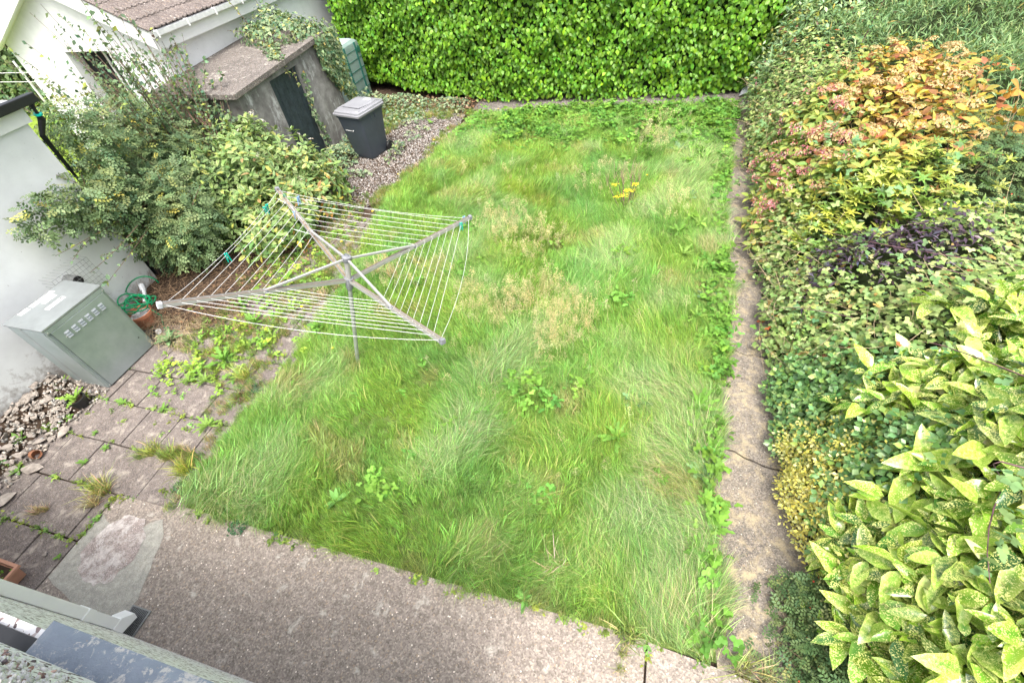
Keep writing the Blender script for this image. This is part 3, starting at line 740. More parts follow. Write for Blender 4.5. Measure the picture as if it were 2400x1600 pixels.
# ================================================================== CONCRETE SHED
sh = thing('garden_shed', 'low concrete shed with stained walls, flat roof slab and black door', 'shed', (-8.9, 9.7, 0))
w = MB(); w.box((-9.998, 7.72, -.1), (-8.03, 7.9, 1.98)); w.build('wall', MT['shed'], sh)
w = MB(); b = w.b
def sidep(poly, x0, x1):
    a = [b.verts.new((x0, yv, z)) for yv, z in poly]; c = [b.verts.new((x1, yv, z)) for yv, z in poly]; k = len(poly)
    b.faces.new(a); b.faces.new(c[::-1])
    for i in range(k): b.faces.new((a[i], c[i], c[(i+1) % k], a[(i+1) % k]))
sidep([(7.72, -.1), (8.72, -.1), (8.72, 1.90), (9.70, 1.90), (9.70, -.1), (11.0, -.1), (11.0, 2.11), (7.72, 1.96)], -8.028, -7.9)
b.normal_update(); bmesh.ops.triangulate(b, faces=b.faces); w.build('front_wall', MT['shed'], sh)
# strip of thicker render right of the door
w = MB(); w.box((-7.897, 9.72, -.05), (-7.885, 9.86, 1.9)); w.build('pier', MT['shed'], sh)
w = MB(); b = w.b; sidep([(7.58, 1.965), (11.15, 2.125), (11.15, 2.225), (7.58, 2.055)], -9.98, -7.80)
# rough slab surface edge
w.build('roof_slab', MT['roofslab'], sh)
drr = bpy.data.objects.new('door', None); COL.objects.link(drr); drr.parent = sh; drr.matrix_parent_inverse = wmat(sh).inverted()
for k in range(6):
    y0 = 8.73+k*.161; w = MB(); w.box((-7.975+.002*(k % 2), y0+.003, .06), (-7.95+.002*(k % 2), y0+.158, 1.86), bev=.003); w.build('plank', MT['door'], drr)
w = MB(); w.box((-8.03, 8.72, 1.862), (-7.93, 9.70, 1.898)); w.box((-8.02, 8.722, .03), (-7.98, 9.698, 1.86)); w.build('door_frame', MT['door'], sh)

# ================================================================== OIL TANK
ot = thing('oil_tank', 'pale green plastic oil tank standing between the ivy and the hedge', 'tank', (-9.0, 12.9, 0), 0)
w = MB()
def rr_(x0, x1, y0, y1, z, r=.09, n=5):
    pts = []
    for cx, cy, a0 in ((x1-r, y1-r, 0), (x0+r, y1-r, 90), (x0+r, y0+r, 180), (x1-r, y0+r, 270)):
        for k in range(n): a = R(a0+90*k/(n-1)); pts.append(Vector((cx+r*math.cos(a), cy+r*math.sin(a), z)))
    return pts
w.loft([rr_(-9.7, -8.58, 12.45, 13.5, 0), rr_(-9.7, -8.57, 12.44, 13.51, 1.32), rr_(-9.68, -8.59, 12.46, 13.49, 1.39), rr_(-9.62, -8.66, 12.52, 13.43, 1.44)]); w.build('body', MT['tankg'], ot, smooth=True)
w = MB(); w.loft([rr_(-9.60, -8.68, 12.54, 13.41, 1.443), rr_(-9.56, -8.72, 12.58, 13.37, 1.465)]); w.build('top', MT['tankt'], ot)
for yv in (12.62, 13.2):
    w = MB(); w.box((-8.585, yv, .05), (-8.545, yv+.045, 1.40), bev=.008); w.build('rib', MT['tankd'], ot)
for z in (.25, .5, .75, 1.0, 1.22):
    w = MB(); w.box((-8.572, 12.5, z), (-8.562, 13.45, z+.012)); w.build('groove', MT['tankd'], ot)
w = MB(); w.lathe([(.09, 0), (.09, .01), (.07, .015)], (0, 0, 0), 20, Matrix.Translation((-8.569, 13.36, 1.2)) @ Matrix.Rotation(R(90), 4, 'Y')); w.build('gauge_disc', MT['tankd'], ot)

# ================================================================== WHEELIE BIN
bn = thing('wheelie_bin', 'dark grey wheelie bin with lighter grey lid by the shed', 'bin', (-6.60, 9.60, 0), R(-13)); bn.scale = (1.3, 1.2, 1.02)
def rrz(x, y, z, r=.05, n=4):
    return rr_(-x, x, -y, y, z, r, n)
w = MB(); w.loft([rrz(.20, .24, .02), rrz(.215, .26, .1), rrz(.27, .33, .93), rrz(.285, .345, .94), rrz(.285, .345, .985)]); w.build('body', MT['bin'], bn, world=False, smooth=True)
w = MB(); w.loft([rrz(.305, .37, .99), rrz(.31, .38, 1.0), rrz(.31, .38, 1.035), rrz(.29, .355, 1.045), rrz(.285, .35, 1.075), rrz(.25, .31, 1.095), rrz(.245, .30, 1.11)]); ld = w.build('lid', MT['lid'], bn, world=False, smooth=True)
w = MB(); w.hull([(-.24, .1, 1.112), (.24, .1, 1.112), (-.22, .30, 1.118), (.22, .30, 1.118), (-.2, -.2, 1.125), (.2, -.2, 1.125), (-.2, .2, 1.14), (.2, .2, 1.14)]); w.build('lid_crown', MT['lid'], bn, world=False)
w = MB(); w.box((-.2, -.24, 1.13), (-.02, -.20, 1.14)); w.b.free()
w = MB(); w.tube([(-.22, .36, 1.02), (-.22, .43, 1.04), (.22, .43, 1.04), (.22, .36, 1.02)], .017, 8); w.build('handle', MT['lid'], bn, world=False)
w = MB(); w.box((.02, .15, 1.1405), (.15, .23, 1.1425)); w.build('sticker', MT['paper'], bn, world=False)
for sx in (-1, 1):
    w = MB(); w.lathe([(.04, -.025), (.095, -.025), (.1, -.015), (.1, .015), (.095, .025), (.04, .025)], (0, 0, 0), 20, Matrix.Translation((sx*.24, .27, .1)) @ Matrix.Rotation(R(90), 4, 'Y')); wh = w.build('wheel', MT['blackpl'], bn, world=False)
for x in (.12, .19):
    pass
for k, yv in enumerate((-.05, .06)):
    w = MB(); w.box((.262, yv, .84), (.283, yv+.015, .93)); w.build('comb_rib', MT['bin'], bn, world=False)
# the maker's word (too small to read) and its leaf mark, white, low relief on the front
w = MB()
for k, (h0, h1) in enumerate([(0, 1), (.0, .9), (.1, 1), (0, 1), (0, .95), (.05, 1), (0, 1), (0, .9)]):
    x = -.15+k*.017; yv = -.322
    w.box((x, yv-.002, .66+.028*h0), (x+.004, yv+.002, .66+.028*h1)); w.box((x+.004, yv-.002, .672), (x+.011, yv+.002, .677))
w.hull([(0, -.324, .672), (.018, -.324, .66), (.045, -.324, .69), (.015, -.324, .69), (0, -.32, .672), (.018, -.32, .66), (.045, -.32, .69), (.015, -.32, .69)])
wd = w.build('lettering', MT['paper'], bn, world=False); wd['kind'] = 'stuff'
# ================================================================== ROTARY DRYER
MK = Vector
base = Vector((-3.653, 3.37, 0)); coll_ = Vector((-3.368, 3.598, 1.393)); topp = Vector((-3.309, 3.645, 1.683))
tips = [Vector((-4.846, 4.648, 1.922)), Vector((-2.359, 5.193, 1.325)), Vector((-1.738, 2.668, 1.61)), Vector((-4.225, 2.124, 2.207))]
axis = (topp-base).normalized()
ry = thing('rotary_dryer', 'leaning metal rotary clothes dryer with white lines on the lawn', 'clothes dryer', base)
w = MB(); w.tube([base-axis*.05, coll_], .026, 14); w.build('pole', MT['pole'], ry, smooth=True)
w = MB(); w.tube([coll_, topp], .033, 14); w.build('upper_pole', MT['alu'], ry, smooth=True)
w = MB(); w.tube([coll_-axis*.14, coll_-axis*.12, coll_-axis*.03, coll_+axis*.03], [.03, .042, .048, .055], 14); w.build('collar', MT['greypl'], ry, smooth=True)
w = MB(); w.tube([topp-axis*.04, topp-axis*.02, topp+axis*.03, topp+axis*.04], [.04, .055, .055, .04], 14); hb = w.build('hub', MT['greypl'], ry, smooth=True)
w = MB(); pts = [topp+axis*.04+Vector((math.cos(a)*.028, 0, 0))+axis*math.sin(a)*.03 for a in np.linspace(0, math.pi, 9)]; w.tube(pts, .004, 6); w.build('ring', MT['iron'], hb)
for k, t in enumerate(tips):
    d = (t-coll_).normalized(); st = coll_+d*.05; m, L = obar(st, t, 0, 0, axis)
    w = MB(); w.box((0, -.021, -.022), (L, .021, -.018), m); w.box((0, -.021, -.0178), (L, -.018, .022), m); w.box((0, .018, -.0178), (L, .021, .022), m); a_ = w.build('arm', MT['alu'], ry)
    w = MB(); w.box((0, -.0178, -.0175), (L, .0178, -.012), m); w.build('channel_dirt', MT['channel'], a_)
    w = MB(); w.box((0, .0182, .0222), (L, .0208, .0235), m); w.build('rust_edge', MT['rust'], a_)
    w = MB(); w.box((L-.02, -.026, -.027), (L+.022, .026, .027), m, bev=.004); w.build('end_cap', MT['greypl'] if k != 3 else MT['bagm'], a_)
    j = coll_+(t-coll_)*.505; m2, L2 = obar(topp+(j-topp).normalized()*.045, j+axis*.012, 0, 0, axis)
    w = MB(); w.box((0, -.013, -.012), (L2, .013, .012), m2, bev=.003); w.build('strut', MT['alu'], ry)
    w = MB(); w.lathe([(.02, -.024), (.02, .024)], (0, 0, 0), 10, Matrix.Translation(j) @ Vector((0, 0, 1)).rotation_difference(d.cross(axis)).to_matrix().to_4x4()); w.build('pivot', MT['greypl'], a_)
LINES = {}
for k in range(4):
    a, b_ = tips[k], tips[(k+1) % 4]
    for i in range(10):
        f = .985-i*.0645 if i else .985
        if i == 9 and k in (0, 3): continue
        p0 = coll_+(a-coll_)*f; p1 = coll_+(b_-coll_)*f; sag = (.075 if i == 0 else .012+.003*(i % 3))
        outw = ((p0+p1)/2-coll_).normalized() if i == 0 and k in (1, 2) else Vector((0, 0, 0))
        pts = [p0.lerp(p1, s)+Vector((0, 0, -1))*sag*4*s*(1-s)+outw*.07*4*s*(1-s) for s in np.linspace(0, 1, 9)]
        w = MB(); w.tube(pts, .0020, 5); w.build('line', MT['line'], ry); LINES[(k, i)] = pts
w = MB(); w.tube([coll_+(tips[0]-coll_)*.93+Vector((-.05, -.05, -.03)), coll_+(tips[0]-coll_)*.8, coll_+(tips[0]-coll_)*.62], .0034, 5); w.build('cord', MT['line'], ry)
w = MB(); w.tube([coll_+(tips[0]-coll_)*.60+Vector((-.13, -.08, -.05)), coll_+(tips[0]-coll_)*.47+Vector((-.0, -.0, -.0))], .0034, 5); w.build('cord', MT['line'], ry)
# pegs: two legs and a spring
def peg(mat, label, pos, ang, tilt=0):
    t = thing('clothes_peg', label, 'peg', pos, ang, 'plastic pegs left on the dryer lines')
    t.rotation_euler = (tilt, .1, ang)
    for s in (-1, 1):
        w = MB(); w.hull([(s*.003, -.006, .018), (s*.012, -.006, .02), (s*.003, .006, .018), (s*.012, .006, .02), (s*.002, -.006, -.03), (s*.011, -.006, -.02), (s*.002, .006, -.03), (s*.011, .006, -.02), (s*.010, -.005, -.075), (s*.017, -.005, -.075), (s*.010, .005, -.075), (s*.017, .005, -.075)])
        w.build('leg', mat, t, world=False)
    w = MB(); w.tube([(0, -.009, -.022), (0, .009, -.022)], .006, 8); w.build('spring', MT['alu'], t, world=False); t.scale = (1.35, 1.35, 1.35)
def on_line(k, i, s):
    p = LINES[(k, i)]; q = s*(len(p)-1); a = int(q); return p[a].lerp(p[min(a+1, len(p)-1)], q-a)
peg(MT['teal'], 'teal peg nearest the far left tip on the outermost line', on_line(3, 0, .82), .4, .3)
peg(MT['teal'], 'teal peg beside its twin near the far left tip', on_line(3, 0, .845), 1.1, .45)
peg(MT['teal'], 'teal peg hanging alone on the second line above the twigs', on_line(3, 1, .37), .7, .2)
peg(MT['yellowpl'], 'pale yellow peg at the far left arm', on_line(3, 1, .985), .2)
peg(MT['greenpl'], 'green peg just behind the pale yellow peg', on_line(0, 1, .012), .9)
peg(MT['bluepl'], 'pale blue peg just right of the far left arm', on_line(0, 1, .085), 1.2, .2)
peg(MT['bluepl'], 'pale blue peg lower on the far left arm, between the lines', on_line(3, 4, .985), .5, .2)
peg(MT['bluepl'], 'pale blue peg under the far right arm tip', on_line(0, 0, .975), .5, .1)
peg(MT['teal'], 'teal peg under the far right arm tip', on_line(1, 1, .03), .6, .1)
#@@PART2

# ================================================================== VEGETATION
def G(px, py, z=0.):
    """point of the level z seen at a pixel of the 2400 x 1600 photograph"""
    d = M.T @ np.array([px-1200, py-800, FPX]); return np.array([0, 0, CH])+(z-CH)/d[2]*d

def pick(n, table):
    """colours for n leaves out of (weight, colour) rows"""
    wt = np.array([t[0] for t in table], float); k = rng.choice(len(table), n, p=wt/wt.sum())
    out = np.zeros((n, 3))
    for i, t in enumerate(table):
        m = k == i; out[m] = hsv_var(t[1], int(m.sum()), .2, .1)
    return out

def unit(a): return a/(np.linalg.norm(a, axis=1, keepdims=True)+1e-9)

def shoots(P, up, k, size, lo, hi, gap=.25):
    """whorls of k leaves round every shoot tip P"""
    n = len(P); up = unit(up); a = np.cross(up, rng.normal(0, 1, (n, 3))); a = unit(a); b_ = np.cross(up, a)
    ph = rng.uniform(0, 6.28, (n, 1))+np.arange(k)[None]*2.39996; el = rng.uniform(lo, hi, (n, k))+(np.arange(k)[None]/k-.5)*-.5
    rad = a[:, None]*np.cos(ph)[..., None]+b_[:, None]*np.sin(ph)[..., None]
    tip = rad*np.cos(el)[..., None]+up[:, None]*np.sin(el)[..., None]
    nr = up[:, None]*np.cos(el)[..., None]-rad*np.sin(el)[..., None]
    Q = P[:, None]-up[:, None]*(np.arange(k)[None, :, None]/k)*gap*size+tip*.02
    nr = nr+rng.normal(0, .18, nr.shape)
    return Q.reshape(-1, 3), nr.reshape(-1, 3), tip.reshape(-1, 3)

def twigs(root, name, A, B, r, mat, sag=.1, n=5, kind=None, seg=5):
    """many bent stems as one mesh"""
    k = len(A); s = np.linspace(0, 1, n)[None, :, None]
    mid = rng.normal(0, sag, (k, 1, 3)); C = A[:, None]*(1-s)+B[:, None]*s+mid*(4*s*(1-s))
    d = unit((B-A)); u = unit(np.cross(d, rng.normal(0, 1, (k, 3)))); v = np.cross(d, u); r = np.broadcast_to(np.asarray(r, float), (k,))
    rad = r[:, None, None]*(1-.65*s)
    ang = np.arange(3)*2.0944
    ring = C[:, :, None, :]+rad[..., None]*(u[:, None, None]*np.cos(ang)[None, None, :, None]+v[:, None, None]*np.sin(ang)[None, None, :, None])
    V = ring.reshape(-1, 3); F = []
    for i in range(n-1):
        for j in range(3):
            a = i*3+j; b_ = i*3+(j+1) % 3; F += [(a, b_, b_+3), (a, b_+3, a+3)]
    F = (np.array(F)[None]+np.arange(k)[:, None, None]*n*3).reshape(-1, 3)
    o = fast(name, V, F, mat, root); 
    if k > 1: o['kind'] = 'stuff'
    return o

# ------------------------------------------------------------------ lawn grass
flow = mknoise(3, 1.7); flow2 = mknoise(4, .8); dens = mknoise(5, 1.1); dry = mknoise(6, .55); hue = mknoise(8, .9); lng = mknoise(9, .7)
def clump(nb, hmin, hmax, spread, wid, bend, seed):
    r = np.random.default_rng(seed); V = []; F = []; C = []
    for i in range(nb):
        a = r.uniform(0, 6.28); rad = spread*math.sqrt(r.uniform()); p = np.array([rad*math.cos(a), rad*math.sin(a), 0])
        h = r.uniform(hmin, hmax); w = wid*r.uniform(.6, 1.3); d = r.normal(0, .22, 2)+np.array([bend, 0]); sd_ = r.uniform(0, 6.28); sv = np.array([math.cos(sd_), math.sin(sd_), 0])
        base = len(V); c = np.array([1, 1, 1.])*math.exp(r.normal(0, .38)); c *= np.array([1+r.normal(0, .14), 1, 1-r.normal(0, .15)])
        if r.uniform() < .10: c = np.array([2.4, 1.45, 2.6])*r.uniform(.7, 1.1)
        for s_, ww in ((0, 1), (.4, .9), (.75, .55)):
            q = p+np.array([d[0]*h*s_**1.8, d[1]*h*s_**1.8, h*s_*(1-.25*s_*np.hypot(*d))]); V += [q-sv*w*ww, q+sv*w*ww]; C += [c, c]
        V.append(p+np.array([d[0]*h, d[1]*h, h*(1-.25*np.hypot(*d))])); C.append(c)
        F += [(base, base+1, base+3), (base, base+3, base+2), (base+2, base+3, base+5), (base+2, base+5, base+4), (base+4, base+5, base+6)]
    return np.array(V), np.array(F), np.array(C)
GP = []
for i in range(6): GP.append(proto('grass_a', *clump(40, .09, .20, .08, .0021, .3, 20+i)[:2], MT['grass'], clump(40, .09, .20, .08, .0021, .3, 20+i)[2]))
for i in range(4): GP.append(proto('grass_b', *clump(34, .14, .28, .07, .0018, .6, 40+i)[:2], MT['grass'], clump(34, .14, .28, .07, .0018, .6, 40+i)[2]))
for i in range(3): GP.append(proto('grass_c', *clump(22, .12, .26, .05, .0045, .4, 60+i)[:2], MT['grass'], clump(22, .12, .26, .05, .0045, .4, 60+i)[2]))
n = 40000; X = rng.uniform(-5.5, 1.9, n); Y = rng.uniform(.9, 12.9, n)
ok = inpoly(X, Y, LAWN); ok &= rng.uniform(0, 1, n) < np.clip(1.25-.035*Y+.1*dens(X, Y), .35, 1)
X, Y = X[ok], Y[ok]; n = len(X)
right = np.clip((X-(-.6))/1.4, 0, 1)                                     # long swept fescue at the right
fl = 1.2+.9*flow(X, Y)+.35*flow2(X, Y)+rng.normal(0, .75, n)
fl = np.where(right > .4, fl*.5+.5*(2.6+.6*flow2(X, Y)), fl)
tl = np.clip(.18+.14*lng(X, Y)+.22*right+rng.normal(0, .12, n), 0, 1.05)
kind = np.where(lng(X, Y)+right*1.1+rng.normal(0, .5, n) > .55, rng.integers(6, 10, n), np.where(rng.uniform(0, 1, n) < .16, rng.integers(10, 13, n), rng.integers(0, 6, n)))
sc = np.clip(.95+.22*lng(X, Y)+rng.normal(0, .15, n), .5, 1.6)*np.where(Y > 10.2, .75, 1)
# shorter at the very edges
edge = np.minimum(np.minimum(np.minimum(Y-.95, (1.3+.02*Y-X)*2+.1), X-np.interp(Y, [1, 3.6, 7.9, 12], [-4.85, -4.7, -5.35, -4.7])), 3); sc *= np.clip(.55+edge*1.6, .55, 1)
gcol = np.array([.202, .365, .074])
h_ = hue(X, Y)[:, None]; h2 = flow(X*1.3+5, Y*1.3)[:, None]
tint = gcol*(1+.04*h2)*np.concatenate([1+.09*h_, 1+.03*h_, 1-.08*h_], 1)
pale = np.clip(lng(X, Y)+right*1.2-.6, 0, 1)[:, None]*.5; tint = tint*(1-pale)+np.array([.30, .42, .19])*pale
dr_ = np.clip((dry(X, Y)-1.2)*1.0, 0, .45)[:, None]; tint = tint*(1-dr_)+np.array([.36, .33, .15])*dr_
yl = ((Y > 7.5) & (X < -1.5))[:, None]*np.clip(hue(X*1.5, Y*1.5)[:, None]*.5, 0, .5); tint = tint*(1-yl)+np.array([.26, .36, .05])*yl
tint *= np.exp(rng.normal(0, .10, (n, 1)))
scatter('lawn_grass', 'long uncut lawn grass swept into swirls', 'grass', GP, np.c_[X, Y, np.full(n, -.01)], euler_from_flow(fl, tl, fl+rng.normal(0, .5, n)), sc, kind, tint)

# grass that has crept over the paving and the gravel edges
pts = []
def patch(cx, cy, rx, ry_, n):
    a = rng.uniform(0, 6.28, n); r = np.sqrt(rng.uniform(0, 1, n)); pts.append(np.c_[cx+rx*r*np.cos(a), cy+ry_*r*np.sin(a)])
for a in [(-5.6, 3.0, .5, .35, 60), (-6.2, 3.3, .7, .3, 110), (-5.2, 2.6, .25, .5, 50), (-5.1, 5.5, .4, 1.2, 160), (-5.2, 4.6, .5, .9, 230), (-5.6, 5.6, .6, .8, 170), (-5.9, 6.6, .5, .6, 90), (-6.3, 3.75, .55, .35, 110), (-5.5, 3.6, .5, .35, 110), (-6.3, 4.8, .45, .4, 80), (-5.3, 7.7, .3, .5, 120), (-5.1, 8.6, .25, .7, 120), (-5.0, 10.3, .3, 1, 120),
          (-5.4, 11.9, .7, .35, 120), (-6.6, 12.0, .9, .5, 230), (-7.6, 12.0, .5, .8, 150), (-6.9, 10.9, .3, .8, 120), (-4.85, 1.9, .15, 1.0, 70), (-4.95, 2.9, .2, .5, 50), (-6.9, 11.2, .4, .6, 50), (-5.15, 1.55, .3, .12, 60), (-6.0, 7.3, .5, .5, 60)]: patch(*a)
pts = np.concatenate(pts); n = len(pts); dd = rng.uniform(0, 1, n)
tint = np.where(dd[:, None] < .3, [[.40, .33, .17]], np.where(dd[:, None] < .6, [[.26, .34, .07]], [[.14, .26, .05]]))*np.exp(rng.normal(0, .15, (n, 1)))
scatter('creeping_grass', 'patchy green and straw grass creeping over paving and gravel', 'grass', GP[:6], np.c_[pts, np.zeros(n)], euler_from_flow(rng.uniform(0, 6.28, n), rng.uniform(0, .6, n), rng.uniform(0, 6.28, n)), rng.uniform(.35, .85, n), rng.integers(0, 6, n), tint)

# straw coloured seed heads standing in drifts
def panicle(seed):
    r = np.random.default_rng(seed); V = []; F = []; h = .42
    def rib(a, b_, w):
        k = len(V); s_ = np.array([w, 0, 0]); V.extend([a-s_, a+s_, b_]); F.append((k, k+1, k+2))
    lean = r.normal(0, .06, 2)
    for i in range(3): rib(np.array([lean[0]*i/3, lean[1]*i/3, h*i/3]), np.array([lean[0]*(i+1)/3, lean[1]*(i+1)/3, h*(i+1)/3+.03]), .0016)
    for i in range(42):
        s_ = r.uniform(.62, 1); a = r.uniform(0, 6.28); L = .055*(1.15-s_)*1.6+.008; c = np.array([lean[0]*s_, lean[1]*s_, h*s_]); e = c+np.array([math.cos(a)*L, math.sin(a)*L, r.uniform(.01, .03)])
        q = r.normal(0, .006, 3); k = len(V); V.extend([e-q, e+np.array([0, 0, .011]), e+q]); F.append((k, k+1, k+2))
        if i % 3 == 0: rib(c, e, .0008)
    return np.array(V), np.array(F), np.ones((len(V), 3))
PP = [proto('seed_head', *panicle(i)[:2], MT['inst'], panicle(i)[2]) for i in range(6)]
pts = []
for (px, py, rx, ry_, k) in [(1250, 560, .5, .45, 130), (1180, 520, .4, .4, 60), (1270, 700, .38, .4, 170), (1330, 760, .3, .35, 130), (1160, 720, .3, .35, 75), (1290, 810, .25, .25, 45), (1100, 700, .15, .3, 25), (1520, 330, .35, .5, 60), (1430, 420, .5, .5, 50), (1560, 480, .3, .5, 35),
                             (1200, 430, .8, .8, 40), (1070, 880, .4, .5, 16), (1300, 1000, .8, .8, 18), (1500, 700, .5, .8, 25), (1560, 300, .4, .5, 30), (980, 650, .4, .4, 25), (930, 640, .3, .3, 40)]:
    c = G(px, py+20, 0); patch(c[0], c[1], rx*1.35, ry_*1.35, int(k*.75))
pts = np.concatenate(pts[-17:]); n = len(pts)
scatter('seed_heads', 'straw coloured grass seed heads in the middle of the lawn', 'grass', PP, np.c_[pts, np.zeros(n)], euler_from_flow(rng.uniform(0, 6.28, n), np.abs(rng.normal(0, .16, n)), rng.uniform(0, 6.28, n)), rng.uniform(.65, 1.15, n), rng.integers(0, 6, n), hsv_var((.74, .64, .38), n, .15, .06))

# low broad leaves (creeping buttercup, clover) in the lawn, mostly at the back and right
def herb(seed, k, rad, tmpl, s0, s1):
    r = np.random.default_rng(seed); P = np.c_[r.normal(0, rad, (k, 2)), r.uniform(.03, .13, k)]
    nr = r.normal(0, .35, (k, 3))+[0, 0, 1]; tip = r.normal(0, 1, (k, 3)); V, F, C = spray(tmpl, P, nr, tip, r.uniform(s0, s1, k), np.exp(r.normal(0, .2, (k, 1)))*np.ones((1, 3)))
    return V, F, C
HP = [proto('herb', *herb(i, 14, .06, TRI, .045, .075)[:2], MT['inst'], herb(i, 14, .06, TRI, .045, .075)[2]) for i in range(4)]
X = rng.uniform(-4.9, 1.85, 9000); Y = rng.uniform(1, 12.7, 9000); hn = mknoise(14, .6)
pr = np.clip((Y-9.6)/2.4, 0, 1)*.55+np.clip((X-.75-.03*Y)/.25, 0, 1)*.55+np.clip(hn(X, Y)-1.5, 0, 1)*.4
ok = inpoly(X, Y, LAWN) & (rng.uniform(0, 1, len(X)) < pr); X, Y = X[ok], Y[ok]; n = len(X)
scatter('lawn_herbs', 'low broad leaved weeds among the lawn grass', 'weeds', HP, np.c_[X, Y, np.full(n, .02)], np.c_[rng.normal(0, .15, (n, 2)), rng.uniform(0, 6.28, n)], rng.uniform(.7, 1.5, n), rng.integers(0, 4, n), hsv_var((.14, .30, .045), n, .2, .12))

X = np.r_[rng.normal(-5.8, .5, 55), rng.normal(-5.6, .6, 150), rng.normal(-6.1, .5, 80)]; Y = np.r_[rng.normal(2.95, .32, 55), rng.normal(4.4, .8, 150), rng.normal(6.0, .7, 80)]; n = len(X)
scatter('paving_herbs', 'bright leafy weeds spreading over the paving behind the dryer', 'weeds', HP, np.c_[X, Y, np.full(n, -.015)], np.c_[rng.normal(0, .15, (n, 2)), rng.uniform(0, 6.28, n)], rng.uniform(.45, 1.0, n), rng.integers(0, 4, n), hsv_var((.24, .40, .06), n, .2, .15))

# gravel
GR = [proto('chip', *(lambda m: (np.array([v.co[:] for v in m.vertices]), np.array([p.vertices[:] for p in m.polygons])))(hullmesh('chip', rr, MT['stonei'], 9, (1, .75, .5))), MT['stonei'], np.ones(3)) for _ in range(6)]
GPOLY = [(-5.0, 11.9), (-7.4, 12.7), (-7.2, 10.6), (-6.9, 9.2), (-6.9, 8.3), (-6.5, 7.0), (-5.9, 6.9), (-5.35, 7.6), (-5.0, 8.9), (-4.9, 10.6)]
X = rng.uniform(-7.5, -4.8, 26000); Y = rng.uniform(6.9, 12.8, 26000); ok = inpoly(X, Y, GPOLY); X, Y = X[ok], Y[ok]; n = len(X)
tint = hsv_var((.31, .285, .265), n, .35, .05); tint[rng.uniform(0, 1, n) < .16] *= 1.7; tint = np.clip(tint, 0, .8)
scatter('gravel', 'grey brown gravel between the bin and the lawn', 'gravel', GR, np.c_[X, Y, rng.uniform(0, .02, n)-.02], rng.uniform(0, 6.28, (n, 3)), rng.uniform(.012, .026, n), rng.integers(0, 6, n), tint)
q = MB(); q.prism(GPOLY, -.05, -.012); tag(q.build('gravel_bed', MT['soil']), 'earth under the gravel', None, None, 'structure')
n = 1500; X = rng.uniform(-8.15, -7.1, n); Y = rng.uniform(-.9, 2.25, n); Z_ = .02+.15*np.clip((-X-7.1), 0, 1)*rng.uniform(.5, 1.05, n)
scatter('rubble_chips', 'small stone chips between the rubble stones', 'stones', GR, np.c_[X, Y, Z_], rng.uniform(0, 6.28, (n, 3)), rng.uniform(.015, .04, n), rng.integers(0, 6, n), hsv_var((.38, .345, .305), n, .3, .05))
# loose grit and fallen bits on the concrete
X = rng.uniform(-5.5, 2.2, 1500); Y = rng.uniform(-.1, 12, 1500); ok = ((Y < .95) & (X < 1)) | ((X > np.interp(Y, [q[1] for q in PL], [q[0] for q in PL])+.03) & (rng.uniform(0, 1, 1500) < .9)); X, Y = X[ok], Y[ok]; n = len(X)
scatter('grit', 'fine grit lying on the concrete', 'grit', GR, np.c_[X, Y, np.full(n, .008)], rng.uniform(0, 6.28, (n, 3)), rng.uniform(.002, .006, n), rng.integers(0, 6, n), hsv_var((.4, .36, .32), n, .5, .1))

# ------------------------------------------------------------------ the hedge
hedge = thing('boundary_hedge', 'tall clipped bright green hedge across the end of the garden', 'hedge', (-2.5, 13.4, 0))
HX = np.array([-9.6, -8.5, -6.5, -4.6, -1, 2.0, 3.2]); HY = np.array([14.0, 13.7, 13.15, 12.62, 12.90, 13.28, 13.4])
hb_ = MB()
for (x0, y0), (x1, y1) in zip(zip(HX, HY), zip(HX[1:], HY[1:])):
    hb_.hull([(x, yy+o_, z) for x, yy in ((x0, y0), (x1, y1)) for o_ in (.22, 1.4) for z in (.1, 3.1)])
MT['hin'] = plain('hedge_interior', (.02, .04, .01), .9, 0, .5, 8, .6, .1); hb_.build('shade_core', MT['hin'], hedge)  # solid core; shade between the leaves is put into its dark colour
n = 19500; hx = rng.uniform(-9.5, 3.0, n); hz = rng.uniform(0, 1, n)*3.2+.06; lowz = np.interp(hx, [-9, -6, -4.5, 3], [.22, .12, .05, .03]); hz = np.maximum(hz, lowz+rng.uniform(0, .2, n))
hu = mknoise(31, .5)
hu2 = mknoise(32, .22); hy = np.interp(hx, HX, HY)+.06*hu(hx, hz*1.3)+.035*hu2(hx, hz)+rng.uniform(-.02, .2, n)-.06*np.clip(hz-.4, 0, 1)
P = np.c_[hx, hy, hz]; nr = np.c_[rng.normal(0, .42, n), -1+rng.normal(0, .25, n), .55+rng.normal(0, .4, n)]; tip = np.c_[rng.normal(0, .5, n), -.25+rng.normal(0, .3, n), -1+rng.normal(0, .35, n)]
shell = rng.uniform(0, 1, n) < .1; tip[shell, 2] *= -1
cl = hsv_var((.135, .31, .02), n, .22, .14); cl[rng.uniform(0, 1, n) < .12] *= np.array([1.5, 1.3, 1.2])
foliage(hedge, leaf_t(.72, 2, .12, .2, .4), P, nr, tip, rng.uniform(.075, .13, n), cl, MT['hedgeleaf'], parts=280, smooth=True)
n = 2500; hx = rng.uniform(-9.5, 3.0, n); P = np.c_[hx, np.interp(hx, HX, HY)+rng.uniform(-.05, 1.3, n), 3.2+.05*hu(hx, hx)+rng.uniform(-.05, .05, n)]
foliage(hedge, OV, P, rng.normal(0, .5, (n, 3))+[0, -.2, 1], rng.normal(0, 1, (n, 3)), rng.uniform(.08, .13, n), hsv_var((.12, .29, .02), n), MT['leaf'], sname='top_foliage')

